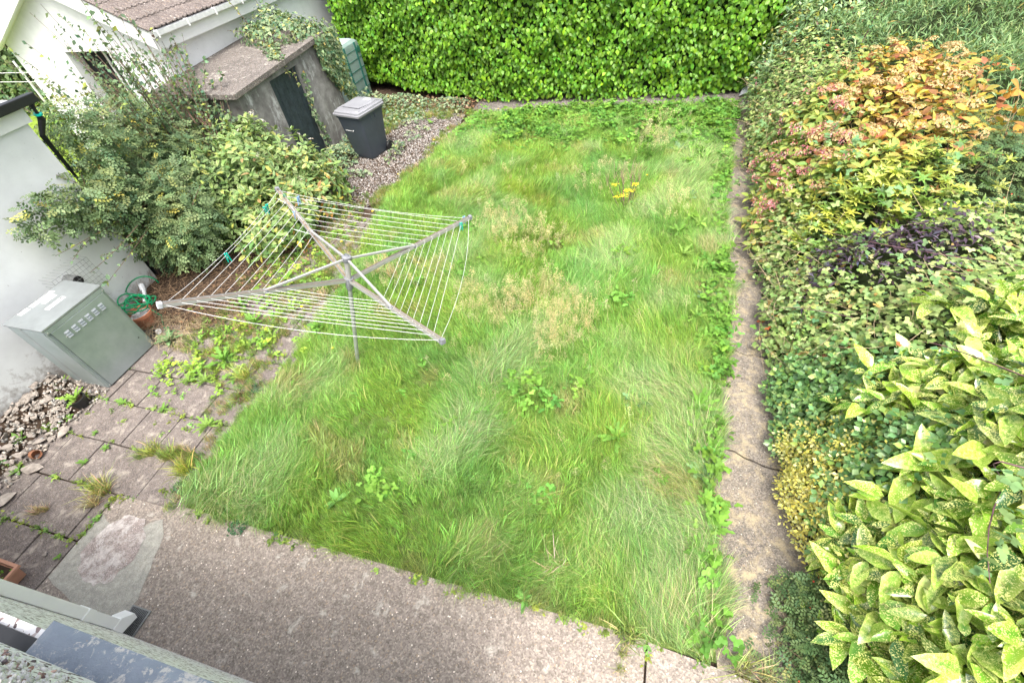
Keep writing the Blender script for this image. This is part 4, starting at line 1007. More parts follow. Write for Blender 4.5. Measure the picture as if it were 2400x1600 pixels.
# ------------------------------------------------------------------ the right-hand border
def Xe(y): return np.interp(y, [0, 1, 1.5, 2.2, 3, 5.5, 6.8, 8.5, 10.5, 12.3, 14], [2.05, 2.02, 1.93, 1.80, 1.73, 1.70, 1.6, 1.78, 1.80, 1.98, 2.0])
bn1 = mknoise(41, .9); bn2 = mknoise(42, .35)
def Hm(y): return np.interp(y, [0, 1, 2.2, 3.2, 4.5, 6, 8, 10, 12, 16], [2.1, 2.2, 2.2, 1.6, 1.5, 1.7, 1.85, 1.95, 2.3, 2.9])
def canopy(x, y):
    t = np.clip((x-Xe(y)-.05*bn2(y, y*.7))/1.3, 0, 1); return np.maximum(0, Hm(y)*np.sin(t*np.pi/2)**.6*(1+.06*bn1(x, y)+.03*bn2(x, y)))
def cnormal(x, y):
    e = .04; gx = (canopy(x+e, y)-canopy(x-e, y))/(2*e); gy = (canopy(x, y+e)-canopy(x, y-e))/(2*e)
    gx = np.clip(gx, 0, 4); return unit(np.c_[-gx, -np.clip(gy, -2, 2), np.ones(len(x))])
SEEDS = dict(
 aucuba=[(1.98, 1.44), (2.21, 1.88), (1.87, 1.63), (2.43, 2.48), (2.5, 3.1), (2.2, 2.3), (2.25, 1.08), (2.0, 1.2), (2.81, 3.2), (3.22, 3.6), (3, 2.2), (2.8, 1.2), (3.6, 2.6), (2.2, .5), (2.05, 1.9), (2.4, 2.9), (2.15, 2.45), (2.3, 3.2), (2.0, 1.6)],
 euonymus=[(1.95, 3.0), (1.9, 3.35), (1.98, 2.65), (2.05, 2.9), (1.9, 2.75), (2.0, 3.3), (1.97, 2.45), (2.0, 2.1)], golden=[(1.66, 2.66), (1.72, 2.14), (1.66, 2.44), (1.72, 1.95), (1.62, 2.9)],
 bramble=[(1.81, 4.62), (2.23, 4.44), (2.79, 4.27), (1.7, 5.6), (2.0, 5.6), (3.24, 4.5), (3.52, 4.9), (1.63, 7.48), (1.79, 10.2), (1.6, 8.6), (2.4, 3.9), (1.85, 6.5), (4.2, 5.2), (4, 4.2), (1.9, 9.4), (2.3, 9.4), (3.4, 5.6), (2.6, 10.2), (1.95, 11.2), (2.5, 4.8)],
 purple=[(2.24, 5.14), (2.63, 5.2), (2.97, 5.09), (2.1, 5.0)], pieris=[(2.42, 6.01), (2.7, 5.8), (2.6, 6.27), (3.2, 6.3), (2.94, 6.0)],
 hydrangea=[(2.23, 8.4), (2.35, 7.36), (2.12, 7.12), (1.9, 7.6), (2.66, 7.96), (2.07, 8.0), (3.55, 8.58), (3.01, 8.6), (3.6, 7.9), (3.3, 7.4), (3.05, 7.4)],
 cotoneaster=[(3.92, 6.77), (4.1, 6.2), (4.3, 6.9), (4.6, 6.0), (5, 6.6)], narrow=[(4.24, 10.4), (4.68, 9.82), (4.71, 8.57), (3.67, 10.72), (3.1, 10.6), (5.21, 10.87), (5, 12), (4, 12.4), (6, 10), (5.6, 8.6), (6, 13.5), (3.6, 14.5)],
 laurel=[(2.35, 13.71), (2.16, 12.9), (2.21, 12.1), (2.7, 12.52), (2.7, 14.5), (3.1, 13.4), (2.6, 11.5)])
names = list(SEEDS); SP = np.array([q for k in names for q in SEEDS[k]]); SK = np.array([i for i, k in enumerate(names) for q in SEEDS[k]])
def species(x, y):
    xx = x+.14*bn2(x+3, y); yy = y+.14*bn2(x, y+9); d = (xx[:, None]-SP[None, :, 0])**2+(yy[:, None]-SP[None, :, 1])**2
    return SK[d.argmin(1)]
n = 300000; X = 1.45+rng.uniform(0, 1, n)**1.5*7.2; Y = rng.uniform(.35, 16.5, n); ok = (canopy(X, Y) > .06); X, Y = X[ok], Y[ok]
nrm = cnormal(X, Y); ok = rng.uniform(0, 4.1, len(X)) < 1/nrm[:, 2]*1.0+0*X; X, Y, nrm = X[ok], Y[ok], nrm[ok]
X0_, Y0_ = X, Y; Z = canopy(X, Y); q = np.c_[X, Y, Z] @ M.T-CAMP @ M.T; vis = (np.abs(q[:, 0]/q[:, 2]*FPX) < 2300) & (q[:, 1]/q[:, 2]*FPX > -1500) & (q[:, 1]/q[:, 2]*FPX < 1250) & (q[:, 2] > .2); X, Y, Z, nrm = X[vis], Y[vis], Z[vis], nrm[vis]
S = species(X+rng.normal(0, .07, len(X))*np.clip(Y*.4, 1, 3), Y+rng.normal(0, .09, len(X))*np.clip(Y*.4, 1, 3))
def take(k, m):
    i = np.nonzero(S == names.index(k))[0]; i = rng.choice(i, min(m, len(i)), replace=False)
    dist = np.hypot(X[i], Y[i]); return np.c_[X[i], Y[i], Z[i]], nrm[i]
# added dark sheet below the leaves, shade of the gaps in its colour
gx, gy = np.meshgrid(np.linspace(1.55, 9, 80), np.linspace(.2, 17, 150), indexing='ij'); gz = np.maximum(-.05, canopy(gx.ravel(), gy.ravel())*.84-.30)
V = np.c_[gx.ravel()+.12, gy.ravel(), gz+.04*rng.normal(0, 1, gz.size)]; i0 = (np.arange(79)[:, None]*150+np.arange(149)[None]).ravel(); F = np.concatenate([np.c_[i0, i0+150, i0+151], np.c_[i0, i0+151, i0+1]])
MT['under'] = plain('understorey_shade', (.03, .042, .017), .95, 0, .6, 12, .8, .1)
o = fast('understorey_shade', V, F, MT['under']); tag(o, 'dark understorey sheet below the border shrubs, gap shade put into its colour', 'understorey_shade', None, 'stuff')
UP = np.array([0, 0, 1.])
def stems_for(root, P, m, depth=.5, r=.008, mat='stem'):
    i = rng.choice(len(P), min(m, len(P)), replace=False); B = P[i]; A = B-np.c_[rng.normal(-.08, .1, (len(i), 2)), np.full(len(i), depth)]; A[:, 2] = np.maximum(A[:, 2], 0)
    twigs(root, 'stems', A, B, r, MT[mat], .04)

# spotted laurel
t = thing('spotted_laurel', 'large spotted laurel with yellow speckled leaves at bottom right', 'shrub', (2.6, 1.8, 0))
P, nn = take('aucuba', 760); P = P+nn*rng.uniform(-.22, .10, (len(P), 1)); 
Q, a, b_ = shoots(P, unit(nn*.5+UP*.8+rng.normal(0, .3, P.shape)), 8, .2, -.6, .55); n = len(Q)
cl = pick(n, [(5, (.12, .30, .025)), (6, (.24, .45, .04)), (4, (.05, .15, .03)), (.45, (.62, .64, .32))]); 
vk = rng.integers(0, 4, n)
for v_, tm_ in enumerate([leaf_t(.50, 4, .14, .15, .42, .05), leaf_t(.42, 4, .2, .35, .45, .07), leaf_t(.52, 4, .1, .55, .4, .05), leaf_t(.38, 4, .3, .2, .4, .09, .01)]):
    m_ = vk == v_; foliage(t, tm_, Q[m_], a[m_]+rng.normal(0, .35, (int(m_.sum()), 3)), b_[m_]+rng.normal(0, .2, (int(m_.sum()), 3)), rng.uniform(.10, .28, int(m_.sum())), cl[m_], MT['auc'], edge=(.66, .78, .14), efac=rng.uniform(0, 1, int(m_.sum()))**2*.8, parts=74, smooth=True)
stems_for(t, P, 140, .6, .009)
# upper shoots reaching over the path
# euonymus, blue green and golden
t = thing('euonymus', 'blue green rounded leaved euonymus at the path edge beside the spotted laurel', 'shrub', (1.9, 3.2, 0))
P, nn = take('euonymus', 900); P += nn*rng.uniform(-.15, .12, (len(P), 1)); Q, a, b_ = shoots(P, unit(nn+UP*.6+rng.normal(0, .3, P.shape)), 6, .06, 0, .8, .8); n = len(Q)
foliage(t, leaf_t(.75, 1, .1, .1), Q, a, b_, rng.uniform(.045, .08, n), pick(n, [(4, (.12, .27, .07)), (3, (.20, .38, .13)), (2, (.30, .45, .10))]), MT['gloss'], edge=(.4, .5, .3), efac=rng.uniform(0, .35, n), parts=60)
stems_for(t, P, 80, .3, .005)
for z0 in (.75,):
    A = np.array([[1.83, 4.2, .3]]); B = np.array([[1.8, 4.25, 1.15]]); twigs(t, 'shoot', A, B, .006, MT['stem'], .02)
    k = 22; s_ = np.linspace(.2, 1, k)[:, None]; foliage(t, OV, A+(B-A)*s_, rng.normal(0, .3, (k, 3))+UP, rng.normal(0, 1, (k, 3))*[1, 1, .3], .06, hsv_var((.2, .34, .08), k), MT['leaf'], sname='shoot_leaves')
t = thing('golden_euonymus', 'golden yellow variegated euonymus hanging over the path edge', 'shrub', (1.75, 2.4, 0))
P, nn = take('golden', 1500); P += nn*rng.uniform(-.05, .12, (len(P), 1)); Q, a, b_ = shoots(P, unit(nn+UP*.3+rng.normal(0, .4, P.shape)), 5, .05, -.2, .8, .8); n = len(Q)
foliage(t, leaf_t(.6, 1, .1, .1), Q, a, b_, rng.uniform(.03, .05, n), pick(n, [(5, (.82, .72, .12)), (2, (.85, .8, .36)), (1.6, (.26, .34, .1))]), MT['gloss'], edge=(.76, .70, .26), efac=.8, parts=40)
# bramble
t = thing('bramble_thicket', 'sprawling bramble thicket with arching purple canes along the path', 'bramble', (2.6, 5.5, 0))
P, nn = take('bramble', 12500); n = len(P); P += nn*rng.uniform(-.25, .10, (n, 1)); nr = unit(nn*.6+UP*.8+rng.normal(0, .33, (n, 3))); tip = unit(np.c_[-nn[:, 2:]*0-.2+rng.normal(0, .7, (n, 1)), rng.normal(-.2, .7, (n, 1)), rng.normal(-.25, .25, (n, 1))])
cl = pick(n, [(4, (.19, .32, .085)), (5, (.29, .42, .14)), (3, (.38, .48, .18)), (2, (.50, .52, .24)), (.6, (.50, .36, .13)), (.15, (.45, .13, .06))])
half = n//2
foliage(t, TRI, P[:half], nr[:half], tip[:half], rng.uniform(.055, .095, half), cl[:half], MT['leaf'], edge=(.33, .36, .12), efac=rng.uniform(0, .35, half), parts=220)
foliage(t, QUIN, P[half:], nr[half:], tip[half:], rng.uniform(.05, .085, n-half), cl[half:], MT['leaf'], edge=(.33, .36, .12), efac=rng.uniform(0, .3, n-half), sname='small_foliage')
i = rng.choice(n, 420, replace=False); A = P[i]-UP*.05; B = A+np.c_[rng.normal(-.1, .3, 420), rng.normal(-.1, .4, 420), rng.uniform(.05, .3, 420)]; twigs(t, 'dry_twigs', A, B, .004, MT['drystem'], .08)
# long canes, each a part
for (p0, p1, r) in [((2.3, 5.0, 1.2), (2.36, 4.95, 2.1), .006), ((3.6, 4.6, 1.6), (1.95, 5.4, 1.35), .008), ((3.3, 3.6, 1.75), (2.3, 4.4, 1.75), .009), ((3.2, 2.2, 2.1), (2.2, 3.1, 1.9), .01), ((3.0, 1.3, 2.3), (2.0, 1.75, 2.25), .01), ((2.9, 1.6, 2.3), (2.35, .7, 2.4), .009),
                   ((3.6, 2.6, 2.1), (2.7, 1.9, 2.35), .01), ((2.6, 2.3, 2.0), (2.0, 1.3, 1.9), .008), ((2.7, 8.2, 1.7), (2.1, 6.9, 1.6), .007), ((2.9, 9.6, 1.9), (3.0, 9.5, 3.0), .009), ((2.2, 6.3, 1.4), (2.25, 6.2, 2.2), .007), ((3.3, 6.2, 1.7), (3.0, 5.9, 2.2), .008), ((2.2, 4.2, 1.1), (1.78, 4.7, .6), .006), ((1.8, 8.2, .5), (1.35, 8.0, .55), .006), ((2.3, 9.3, 1.3), (1.6, 9.2, .9), .006)]:
    twigs(t, 'cane', np.array([p0], float), np.array([p1], float), r, MT['cane'], .14, 8)
    k = 26; s_ = rng.uniform(.1, 1, (k, 1)); PP_ = np.array([p0])+(np.array([p1])-np.array([p0]))*s_+rng.normal(0, .05, (k, 3))
    foliage(t, TRI, PP_, rng.normal(0, .35, (k, 3))+UP, rng.normal(0, 1, (k, 3)), rng.uniform(.06, .10, k), hsv_var((.19, .32, .12), k), MT['leaf'], sname='cane_leaves')
# purple shrub
t = thing('purple_shrub', 'low dark purple leaved shrub showing through the brambles', 'shrub', (2.5, 5.1, 0))
P, nn = take('purple', 1800); n = len(P); P += nn*rng.uniform(-.12, .03, (n, 1)); foliage(t, LAN, P+UP*.07, nn*.5+UP+rng.normal(0, .4, (n, 3)), rng.normal(0, 1, (n, 3)), rng.uniform(.07, .12, n), pick(n, [(4, (.05, .03, .045)), (2, (.10, .065, .10)), (.6, (.13, .12, .16)), (.5, (.2, .28, .09))]), MT['gloss'])
# pieris
t = thing('pieris', 'lime yellow shrub with star shaped leaf whorls in the border', 'shrub', (2.8, 6.0, 0))
P, nn = take('pieris', 520); P = P[bn2(P[:, 0]*1.7, P[:, 1]*1.7) > -.35]; nn = np.tile(UP, (len(P), 1)); n = len(P); P += nn*rng.uniform(-.14, .10, (n, 1)); ax = unit(nn*.4+UP+rng.normal(0, .3, (n, 3))); tip = np.cross(ax, rng.normal(0, 1, (n, 3)))
cl = pick(n, [(4, (.52, .60, .08)), (3, (.32, .44, .07)), (4, (.14, .26, .05)), (.5, (.6, .5, .22)), (.15, (.6, .14, .12))]); ef = np.where(cl[:, 0] > .2, .5, 0)
foliage(t, WHORL, P, ax, tip, rng.uniform(.08, .145, n), cl, MT['gloss'], edge=(.72, .74, .22), efac=ef, parts=150, pname='leaf_whorl')
stems_for(t, P, 90, .4, .006)
# hydrangea turning
t = thing('autumn_hydrangea', 'large hydrangea turning orange with faded tan and pink flower heads', 'hydrangea', (2.8, 7.9, 0))
P, nn = take('hydrangea', 850); P += nn*rng.uniform(-.15, .10, (len(P), 1)); Q, a, b_ = shoots(P, unit(nn*.5+UP+rng.normal(0, .25, P.shape)), 5, .17, -.15, .6); n = len(Q)
orr = np.clip((Q[:, 0]-2.35)/.9+rng.normal(0, .25, n), 0, 1) > .45
cg = pick(n, [(6, (.23, .37, .08)), (3, (.36, .45, .10)), (.8, (.42, .36, .08)), (.3, (.35, .15, .06))]); co = pick(n, [(3.5, (.48, .27, .06)), (2, (.30, .15, .07)), (3, (.56, .46, .08)), (1, (.34, .11, .06)), (3.5, (.34, .40, .09))])
foliage(t, LANB if False else leaf_t(.56, 3, .14, .22, .42), Q, a, b_, rng.uniform(.09, .155, n), np.where(orr[:, None], co, cg), MT['leaf'], edge=(.5, .3, .1), efac=rng.uniform(0, .45, n), parts=280, smooth=True)
stems_for(t, P, 160, .5, .006, 'drystem')
def head(seed, flat, k, c):
    r = np.random.default_rng(seed); u = r.uniform(0, 1, k)**.5; a = r.uniform(0, 6.28, k); P = np.c_[u*np.cos(a), u*np.sin(a), flat*(1-u*u)]+r.normal(0, .03, (k, 3))
    return spray(FLORET, P, P+[0, 0, .6]+r.normal(0, .3, (k, 3)), r.normal(0, 1, (k, 3)), r.uniform(.2, .34, k), c(k))
hm_t = [fast('flower_head', *head(i, .4, 70, lambda k: hsv_var((.58, .42, .21), k, .2, .08))[:2], MT['leaf'], col=head(i, .4, 70, lambda k: hsv_var((.58, .42, .21), k, .2, .08))[2], link=False) for i in range(3)]
hm_p = [fast('flower_head', *head(i, .35, 34, lambda k: pick(k, [(4, (.58, .17, .2)), (2, (.66, .42, .4)), (1, (.5, .4, .22))]))[:2], MT['leaf'], col=head(i, .35, 34, lambda k: pick(k, [(4, (.58, .17, .2)), (2, (.66, .42, .4)), (1, (.5, .4, .22))]))[2], link=False) for i in range(3)]
inv = wmat(t).inverted()
def put(me, p, s, rt_, root, inv):
    o = bpy.data.objects.new(me.name.split('.')[0], me); COL.objects.link(o); o.parent = root; o.matrix_parent_inverse = inv; o.location = p; o.scale = (s, s, s); o.rotation_euler = rt_; return o
P, nn = take('hydrangea', 400); Pt = P[(P[:, 0] > 2.15) & (P[:, 2] > 1.2)][:95]; Pp = P[P[:, 0] < 2.6][:90]
for k, p in enumerate(Pt): put(hm_t[k % 3], p+[0, 0, .10+.05*rng.uniform()], rng.uniform(.075, .125), (rng.normal(0, .3), rng.normal(0, .3), 1.), t, inv)
for k, p in enumerate(Pp): put(hm_p[k % 3], p+[-.08, -.03, .12], rng.uniform(.06, .10), (rng.normal(0, .4), rng.normal(-.3, .4), 1.), t, inv)
# small leaved cotoneaster
def cotone(key, label, loc, m, extra=None):
    t = thing('cotoneaster', label, 'shrub', loc)
    P, nn = (take(key, m) if extra is None else extra); n = len(P); P = P+nn*rng.uniform(-.1, .08, (n, 1)); foliage(t, SPRIG, P, nn*.4+UP+rng.normal(0, .4, (n, 3)), rng.normal(0, 1, (n, 3))*[1, 1, .4], rng.uniform(.07, .12, n), pick(n, [(4, (.085, .15, .055)), (3, (.14, .21, .08)), (.6, (.24, .28, .11))]), MT['leaf'])
    k = n//25; s_ = rng.choice(n, k, replace=False); foliage(t, FLORET, P[s_]+UP*.03, rng.normal(0, 1, (k, 3)), rng.normal(0, 1, (k, 3)), .018, hsv_var((.6, .05, .03), k), MT['gloss'], sname='berries'); return t
cotone('cotoneaster', 'fine leaved dark cotoneaster with red berries at the right edge', (4.2, 6.5, 0), 4200)
k = 900; yy = rng.uniform(.85, 1.75, k); xx = 1.95-np.abs(rng.normal(0, .22, k)); zz = np.clip((xx-1.45)*.7, .02, .5)*rng.uniform(.4, 1.1, k)
t = cotone(None, 'low cotoneaster sprays creeping over the near end of the path', (1.8, 1.3, 0), 0, (np.c_[xx, yy, zz], np.tile(UP, (k, 1))))
twigs(t, 'stems', np.c_[rng.uniform(1.8, 2.0, 16), rng.uniform(.8, 1.8, 16), np.full(16, .05)], np.c_[rng.uniform(1.3, 1.6, 16), rng.uniform(.8, 1.7, 16), rng.uniform(.03, .12, 16)], .004, MT['stem'], .04)
# narrow leaved evergreen
t = thing('narrow_leaf_shrub', 'dark evergreen shrub with long narrow leaves in the far right corner', 'shrub', (5, 10.5, 0))
P, nn = take('narrow', 5200); P += nn*rng.uniform(-.2, .18, (len(P), 1)); Q, a, b_ = shoots(P, unit(nn*.3+UP+rng.normal(0, .3, P.shape)), 7, .16, .2, 1.1, .9); n = len(Q)
foliage(t, NARROW, Q, a, b_, rng.uniform(.10, .17, n), pick(n, [(5, (.12, .22, .08)), (4, (.20, .32, .13)), (1.5, (.32, .42, .2)), (.25, (.35, .3, .1))]), MT['leaf'])
stems_for(t, P, 150, .4, .006)
# laurel / photinia by the hedge
t = thing('photinia', 'photinia with a few bronze young leaves beside the end of the hedge', 'shrub', (2.4, 12.8, 0))
P, nn = take('laurel', 1700); P += nn*rng.uniform(-.2, .15, (len(P), 1)); Q, a, b_ = shoots(P, unit(nn*.6+UP*.7+rng.normal(0, .3, P.shape)), 5, .13, -.1, .8); n = len(Q)
foliage(t, leaf_t(.42, 1, .15, .2), Q, a, b_, rng.uniform(.09, .15, n), pick(n, [(5, (.18, .31, .12)), (4, (.28, .41, .2)), (1.2, (.38, .45, .13)), (.5, (.28, .1, .08)), (.5, (.46, .42, .08))]), MT['gloss'], parts=60)
stems_for(t, P, 80, .5, .006)
# brown fading thicket just under the top right corner
t = thing('faded_shrub', 'brown dying shrub at the top right corner', 'shrub', (6.5, 14.5, 0))
n = 1500; P = np.c_[rng.uniform(5.2, 8.5, n), rng.uniform(13.2, 16.5, n), rng.uniform(2.2, 3.1, n)]; foliage(t, LAN, P, rng.normal(0, .5, (n, 3))+UP, rng.normal(0, 1, (n, 3)), rng.uniform(.08, .14, n), pick(n, [(3, (.2, .11, .07)), (2, (.3, .2, .12)), (1, (.2, .24, .1))]), MT['leaf'])
# dry hydrangea twigs and one turning plant at the right edge
t = thing('turning_sapling', 'sapling with broad yellow and red leaves at the right edge', 'plant', (4.3, 7.2, 1.2))
k = 26; P = np.array([[4.25, 7.35, 2.0]])+rng.normal(0, .22, (k, 3))*[1, 1, .8]; foliage(t, OVB, P, rng.normal(0, .5, (k, 3))+UP, rng.normal(0, 1, (k, 3)), rng.uniform(.13, .2, k), pick(k, [(3, (.5, .45, .06)), (2, (.5, .16, .06)), (2, (.3, .4, .08))]), MT['leaf'], edge=(.5, .14, .06), efac=rng.uniform(0, .9, k), parts=26)
twigs(t, 'stems', np.tile([[4.25, 7.3, 1.2]], (7, 1))+rng.normal(0, .1, (7, 3)), np.tile([[4.25, 7.35, 2.2]], (7, 1))+rng.normal(0, .25, (7, 3)), .006, MT['drystem'], .05)

# ------------------------------------------------------------------ the left-hand shrubs
def ell(c, r, n, zmin=.05, shell=.35):
    d = unit(rng.normal(0, 1, (n, 3))); s_ = (1-shell*rng.uniform(0, 1, (n, 1))**1.3)*(1+.13*(np.sin(d@np.array([5.1, 3.3, 4.2])+c[0]*3)+np.sin(d@np.array([-4.2, 6.1, -3.7])+c[1]*5)))[:, None]; P = np.array(c)+d*np.array(r)*s_; nn = unit(d/np.array(r)); ok = P[:, 2] > zmin; return P[ok], nn[ok]
def inside_wall(P): return (P[:, 0] > -8.08) | (P[:, 1] > 4.6)
grey = thing('grey_green_shrub', 'tall loose grey green shrub with long upright shoots at the outbuilding corner', 'shrub', (-7.9, 5.4, 0))
BL = [((-8.35, 5.7, .95), (1.1, 1.15, 1.05), 2300), ((-7.65, 4.95, .95), (.75, .7, .8), 1300), ((-9.0, 6.2, 1.5), (.9, 1.0, .95), 1500), ((-9.0, 6.9, 1.4), (.8, .7, .8), 700), ((-8.3, 4.95, 2.35), (.55, .45, .6), 380), ((-7.75, 4.3, 1.75), (.3, .5, .45), 330), ((-7.8, 3.7, 1.95), (.2, .5, .3), 170)]
Pa = []; Na = []
for c, r, m in BL:
    p, q = ell(c, r, int(m*1.35), .15, .5); ok = inside_wall(p); Pa.append(p[ok]); Na.append(q[ok])
P = np.concatenate(Pa); nn = np.concatenate(Na); n = len(P); 
foliage(grey, SPRIG, P, nn*.7+UP*.8+rng.normal(0, .35, (n, 3)), nn*.8+UP*.5+rng.normal(0, .6, (n, 3)), rng.uniform(.11, .21, n), pick(n, [(5, (.10, .17, .07)), (4, (.16, .24, .11)), (2, (.25, .32, .14)), (.4, (.42, .42, .1))]), MT['leaf'], edge=(.3, .36, .2), efac=rng.uniform(0, .3, n))
A = np.tile([[-8.0, 5.5, 0.]], (120, 1))+rng.normal(0, .3, (120, 3))*[1, 1, 0]; i = rng.choice(n, 120); twigs(grey, 'stems', A, P[i], .012, MT['stem'], .12, 6)
# long shoots with spaced leaves, each shoot a part
def shoot(root, a, b_, nl, sz, table, bend=.12, name='long_shoot'):
    a = np.array(a, float); b_ = np.array(b_, float); mid = rng.normal(0, bend, 3)*[1, 1, .3]; ts = np.linspace(0, 1, 8)
    C = a+(b_-a)*ts[:, None]+mid*(4*ts*(1-ts))[:, None]*.5
    w = MB(); w.tube([tuple(p) for p in C], list(np.linspace(.008, .003, 8)), 4); o = w.build(name, MT['stem'], root)
    s_ = np.sort(rng.uniform(.12, 1, nl)); P = np.c_[np.interp(s_, ts, C[:, 0]), np.interp(s_, ts, C[:, 1]), np.interp(s_, ts, C[:, 2])]
    d = unit((b_-a)[None]); tip = d*.55+unit(rng.normal(0, 1, (nl, 3)))*.8
    inv = wmat(o).inverted()
    V, F, Cc = spray(OV, P, rng.normal(0, .5, (nl, 3))+UP*.6+np.array([0, -.5, 0]), tip, rng.uniform(.6, 1.25, nl)*sz, pick(nl, table)); l_ = fast('shoot_leaves', V, F, MT['leaf'], root, col=Cc); l_['kind'] = 'stuff'
tb = [(5, (.10, .17, .09)), (3, (.15, .23, .1)), (.7, (.3, .38, .09))]
SH = [((-8.6, 6.5, 1.6), (190, 0), 3.9), ((-8.7, 6.4, 1.5), (70, 30), 3.6), ((-8.6, 6.2, 1.5), (95, 10), 3.9), ((-8.8, 6.6, 1.7), (140, 35), 3.5), ((-8.4, 6.6, 1.7), (222, 5), 3.7), ((-8.4, 6.8, 1.8), (245, 30), 3.5), ((-8.3, 6.9, 1.8), (300, 40), 3.2), ((-8.2, 7.0, 1.7), (345, 30), 3.1), ((-8.1, 7.0, 1.7), (350, 70), 3.0), ((-8.1, 7.0, 1.7), (395, 65), 2.9),
      ((-8.7, 6.0, 1.5), (5, 105), 3.2), ((-8.8, 6.0, 1.5), (20, 150), 3.0), ((-8.9, 6.2, 1.6), (60, 100), 3.3), ((-8.5, 5.6, 1.4), (40, 190), 2.7), ((-8.0, 6.9, 1.5), (475, 170), 2.3), ((-7.9, 6.9, 1.5), (430, 175), 2.4), ((-8.3, 7.1, 1.6), (265, 75), 3.0), ((-8.6, 6.8, 1.7), (180, 60), 3.3), ((-8.7, 6.5, 1.6), (110, 70), 3.4), ((-8.2, 7, 1.7), (325, 110), 2.8), ((-8.0, 6.9, 1.5), (500, 230), 2.0)]
for a, (px, py), z in SH:
    e = G(px, py, z); shoot(grey, a, e, 34, .085, tb); 
    e2 = np.array(a)+(e-np.array(a))*rng.uniform(.6, .8)+rng.normal(0, .15, 3); shoot(grey, a, e2, 22, .075, tb, .1)
    for _ in range(4):
        e3 = np.array(a)+(e-np.array(a))*rng.uniform(.45, .95)+rng.normal(0, .38, 3)*[1, .4, .4]; shoot(grey, np.array(a)-[0, 0, .4], e3, 34, .08, tb, .15)
for px, py, z in [(0, 320, 2.3), (20, 420, 2.0), (5, 500, 1.9), (60, 560, 1.7), (20, 395, 2.2), (130, 600, 1.6), (90, 520, 1.9), (170, 610, 1.5), (250, 665, 1.2), (210, 640, 1.4), (235, 600, 1.4), (60, 470, 2.0)]:
    e = G(px, py, z); e[0] = max(e[0], -8.05); shoot(grey, (-7.7, 4.9, 1.3+rng.uniform(-.2, .4)), e, 30, .075, tb, .15, 'drooping_shoot')

for _ in range(46):
    j = rng.integers(n); a0 = P[j]-nn[j]*.2; d_ = unit((nn[j]*.8+UP*.7+rng.normal(0, .35, 3))[None])[0]; L_ = rng.uniform(.35, .8)
    if a0[0] < -8.0 and a0[1] < 4.9: continue
    shoot(grey, a0, a0+d_*L_, 20, .065, tb, .08, 'side_shoot')
# fine pale shrub in front of the garage opening
t = thing('fine_leaved_shrub', 'fine pale olive shrub in front of the garage opening', 'shrub', (-11, 7.8, 0))
P, nn = ell((-11.0, 7.8, .85), (1.1, .45, 1.25), 2300, .1, .7); n = len(P); foliage(t, SPRIGL, P, UP*.5+nn+rng.normal(0, .4, (n, 3)), UP+nn*.4+rng.normal(0, .5, (n, 3)), rng.uniform(.12, .2, n), pick(n, [(4, (.17, .21, .08)), (3, (.26, .30, .13)), (1, (.12, .15, .06))]), MT['leaf']); stems_for(t, P, 70, .9, .006)

# variegated hydrangea
vh = thing('variegated_hydrangea', 'variegated hydrangea with white lacecap flowers in front of the shed', 'hydrangea', (-6.9, 6.5, 0))
Pa = []; Na = []
for c, r, m in [((-7.6, 6.6, .95), (.85, .95, .75), 300), ((-7.0, 7.35, .75), (.9, .7, .6), 170), ((-7.9, 7.3, 1.1), (.7, .6, .55), 120), ((-7.1, 6.5, .55), (.95, 1.15, .75), 330), ((-6.5, 5.9, .45), (.65, .85, .55), 200), ((-7.7, 6.9, .9), (.7, .8, .8), 200), ((-6.3, 7.0, .4), (.55, .8, .5), 120)]:
    p, q = ell(c, r, int(m*1.5), .1, .35); ok = (q[:, 0] > -.4); Pa.append(p[ok]); Na.append(q[ok])
P = np.concatenate(Pa); nn = np.concatenate(Na); Q, a, b_ = shoots(P, unit(nn*.9+UP*.7+rng.normal(0, .25, P.shape)), 6, .13, -.1, .7); n = len(Q)
ye = np.clip((Q[:, 0]+7.0)*.35, 0, .45); cl = pick(n, [(5, (.12, .23, .06)), (3, (.18, .31, .08)), (1.2, (.33, .40, .09))]); m_ = rng.uniform(0, 1, n) < ye*.55; cl[m_] = pick(int(m_.sum()), [(2, (.5, .42, .07)), (1, (.5, .26, .06)), (1, (.3, .17, .07)), (1.5, (.4, .4, .1))])
foliage(vh, leaf_t(.44, 3, .14, .2, .42), Q, a, b_, rng.uniform(.09, .16, n), cl, MT['leaf'], edge=(.55, .58, .32), efac=np.where(Q[:, 2] > .55, rng.uniform(.1, .7, n), rng.uniform(0, .25, n)), parts=280, smooth=True)
stems_for(vh, P, 120, .4, .006)
hw = [fast('flower_head', *head(i+9, .3, 40, lambda k: pick(k, [(4, (.74, .72, .66)), (2, (.6, .55, .42)), (.8, (.68, .45, .48))]))[:2], MT['leaf'], col=head(i+9, .3, 40, lambda k: pick(k, [(4, (.74, .72, .66)), (2, (.6, .55, .42)), (.8, (.68, .45, .48))]))[2], link=False) for i in range(3)]
inv = wmat(vh).inverted()
i = rng.choice(np.nonzero(nn[:, 2] > .1)[0], 26, replace=False)
for k, j in enumerate(i): put(hw[k % 3], P[j]+nn[j]*.10, rng.uniform(.05, .085), (rng.normal(0, .4), rng.normal(.3, .3), 0), vh, inv)

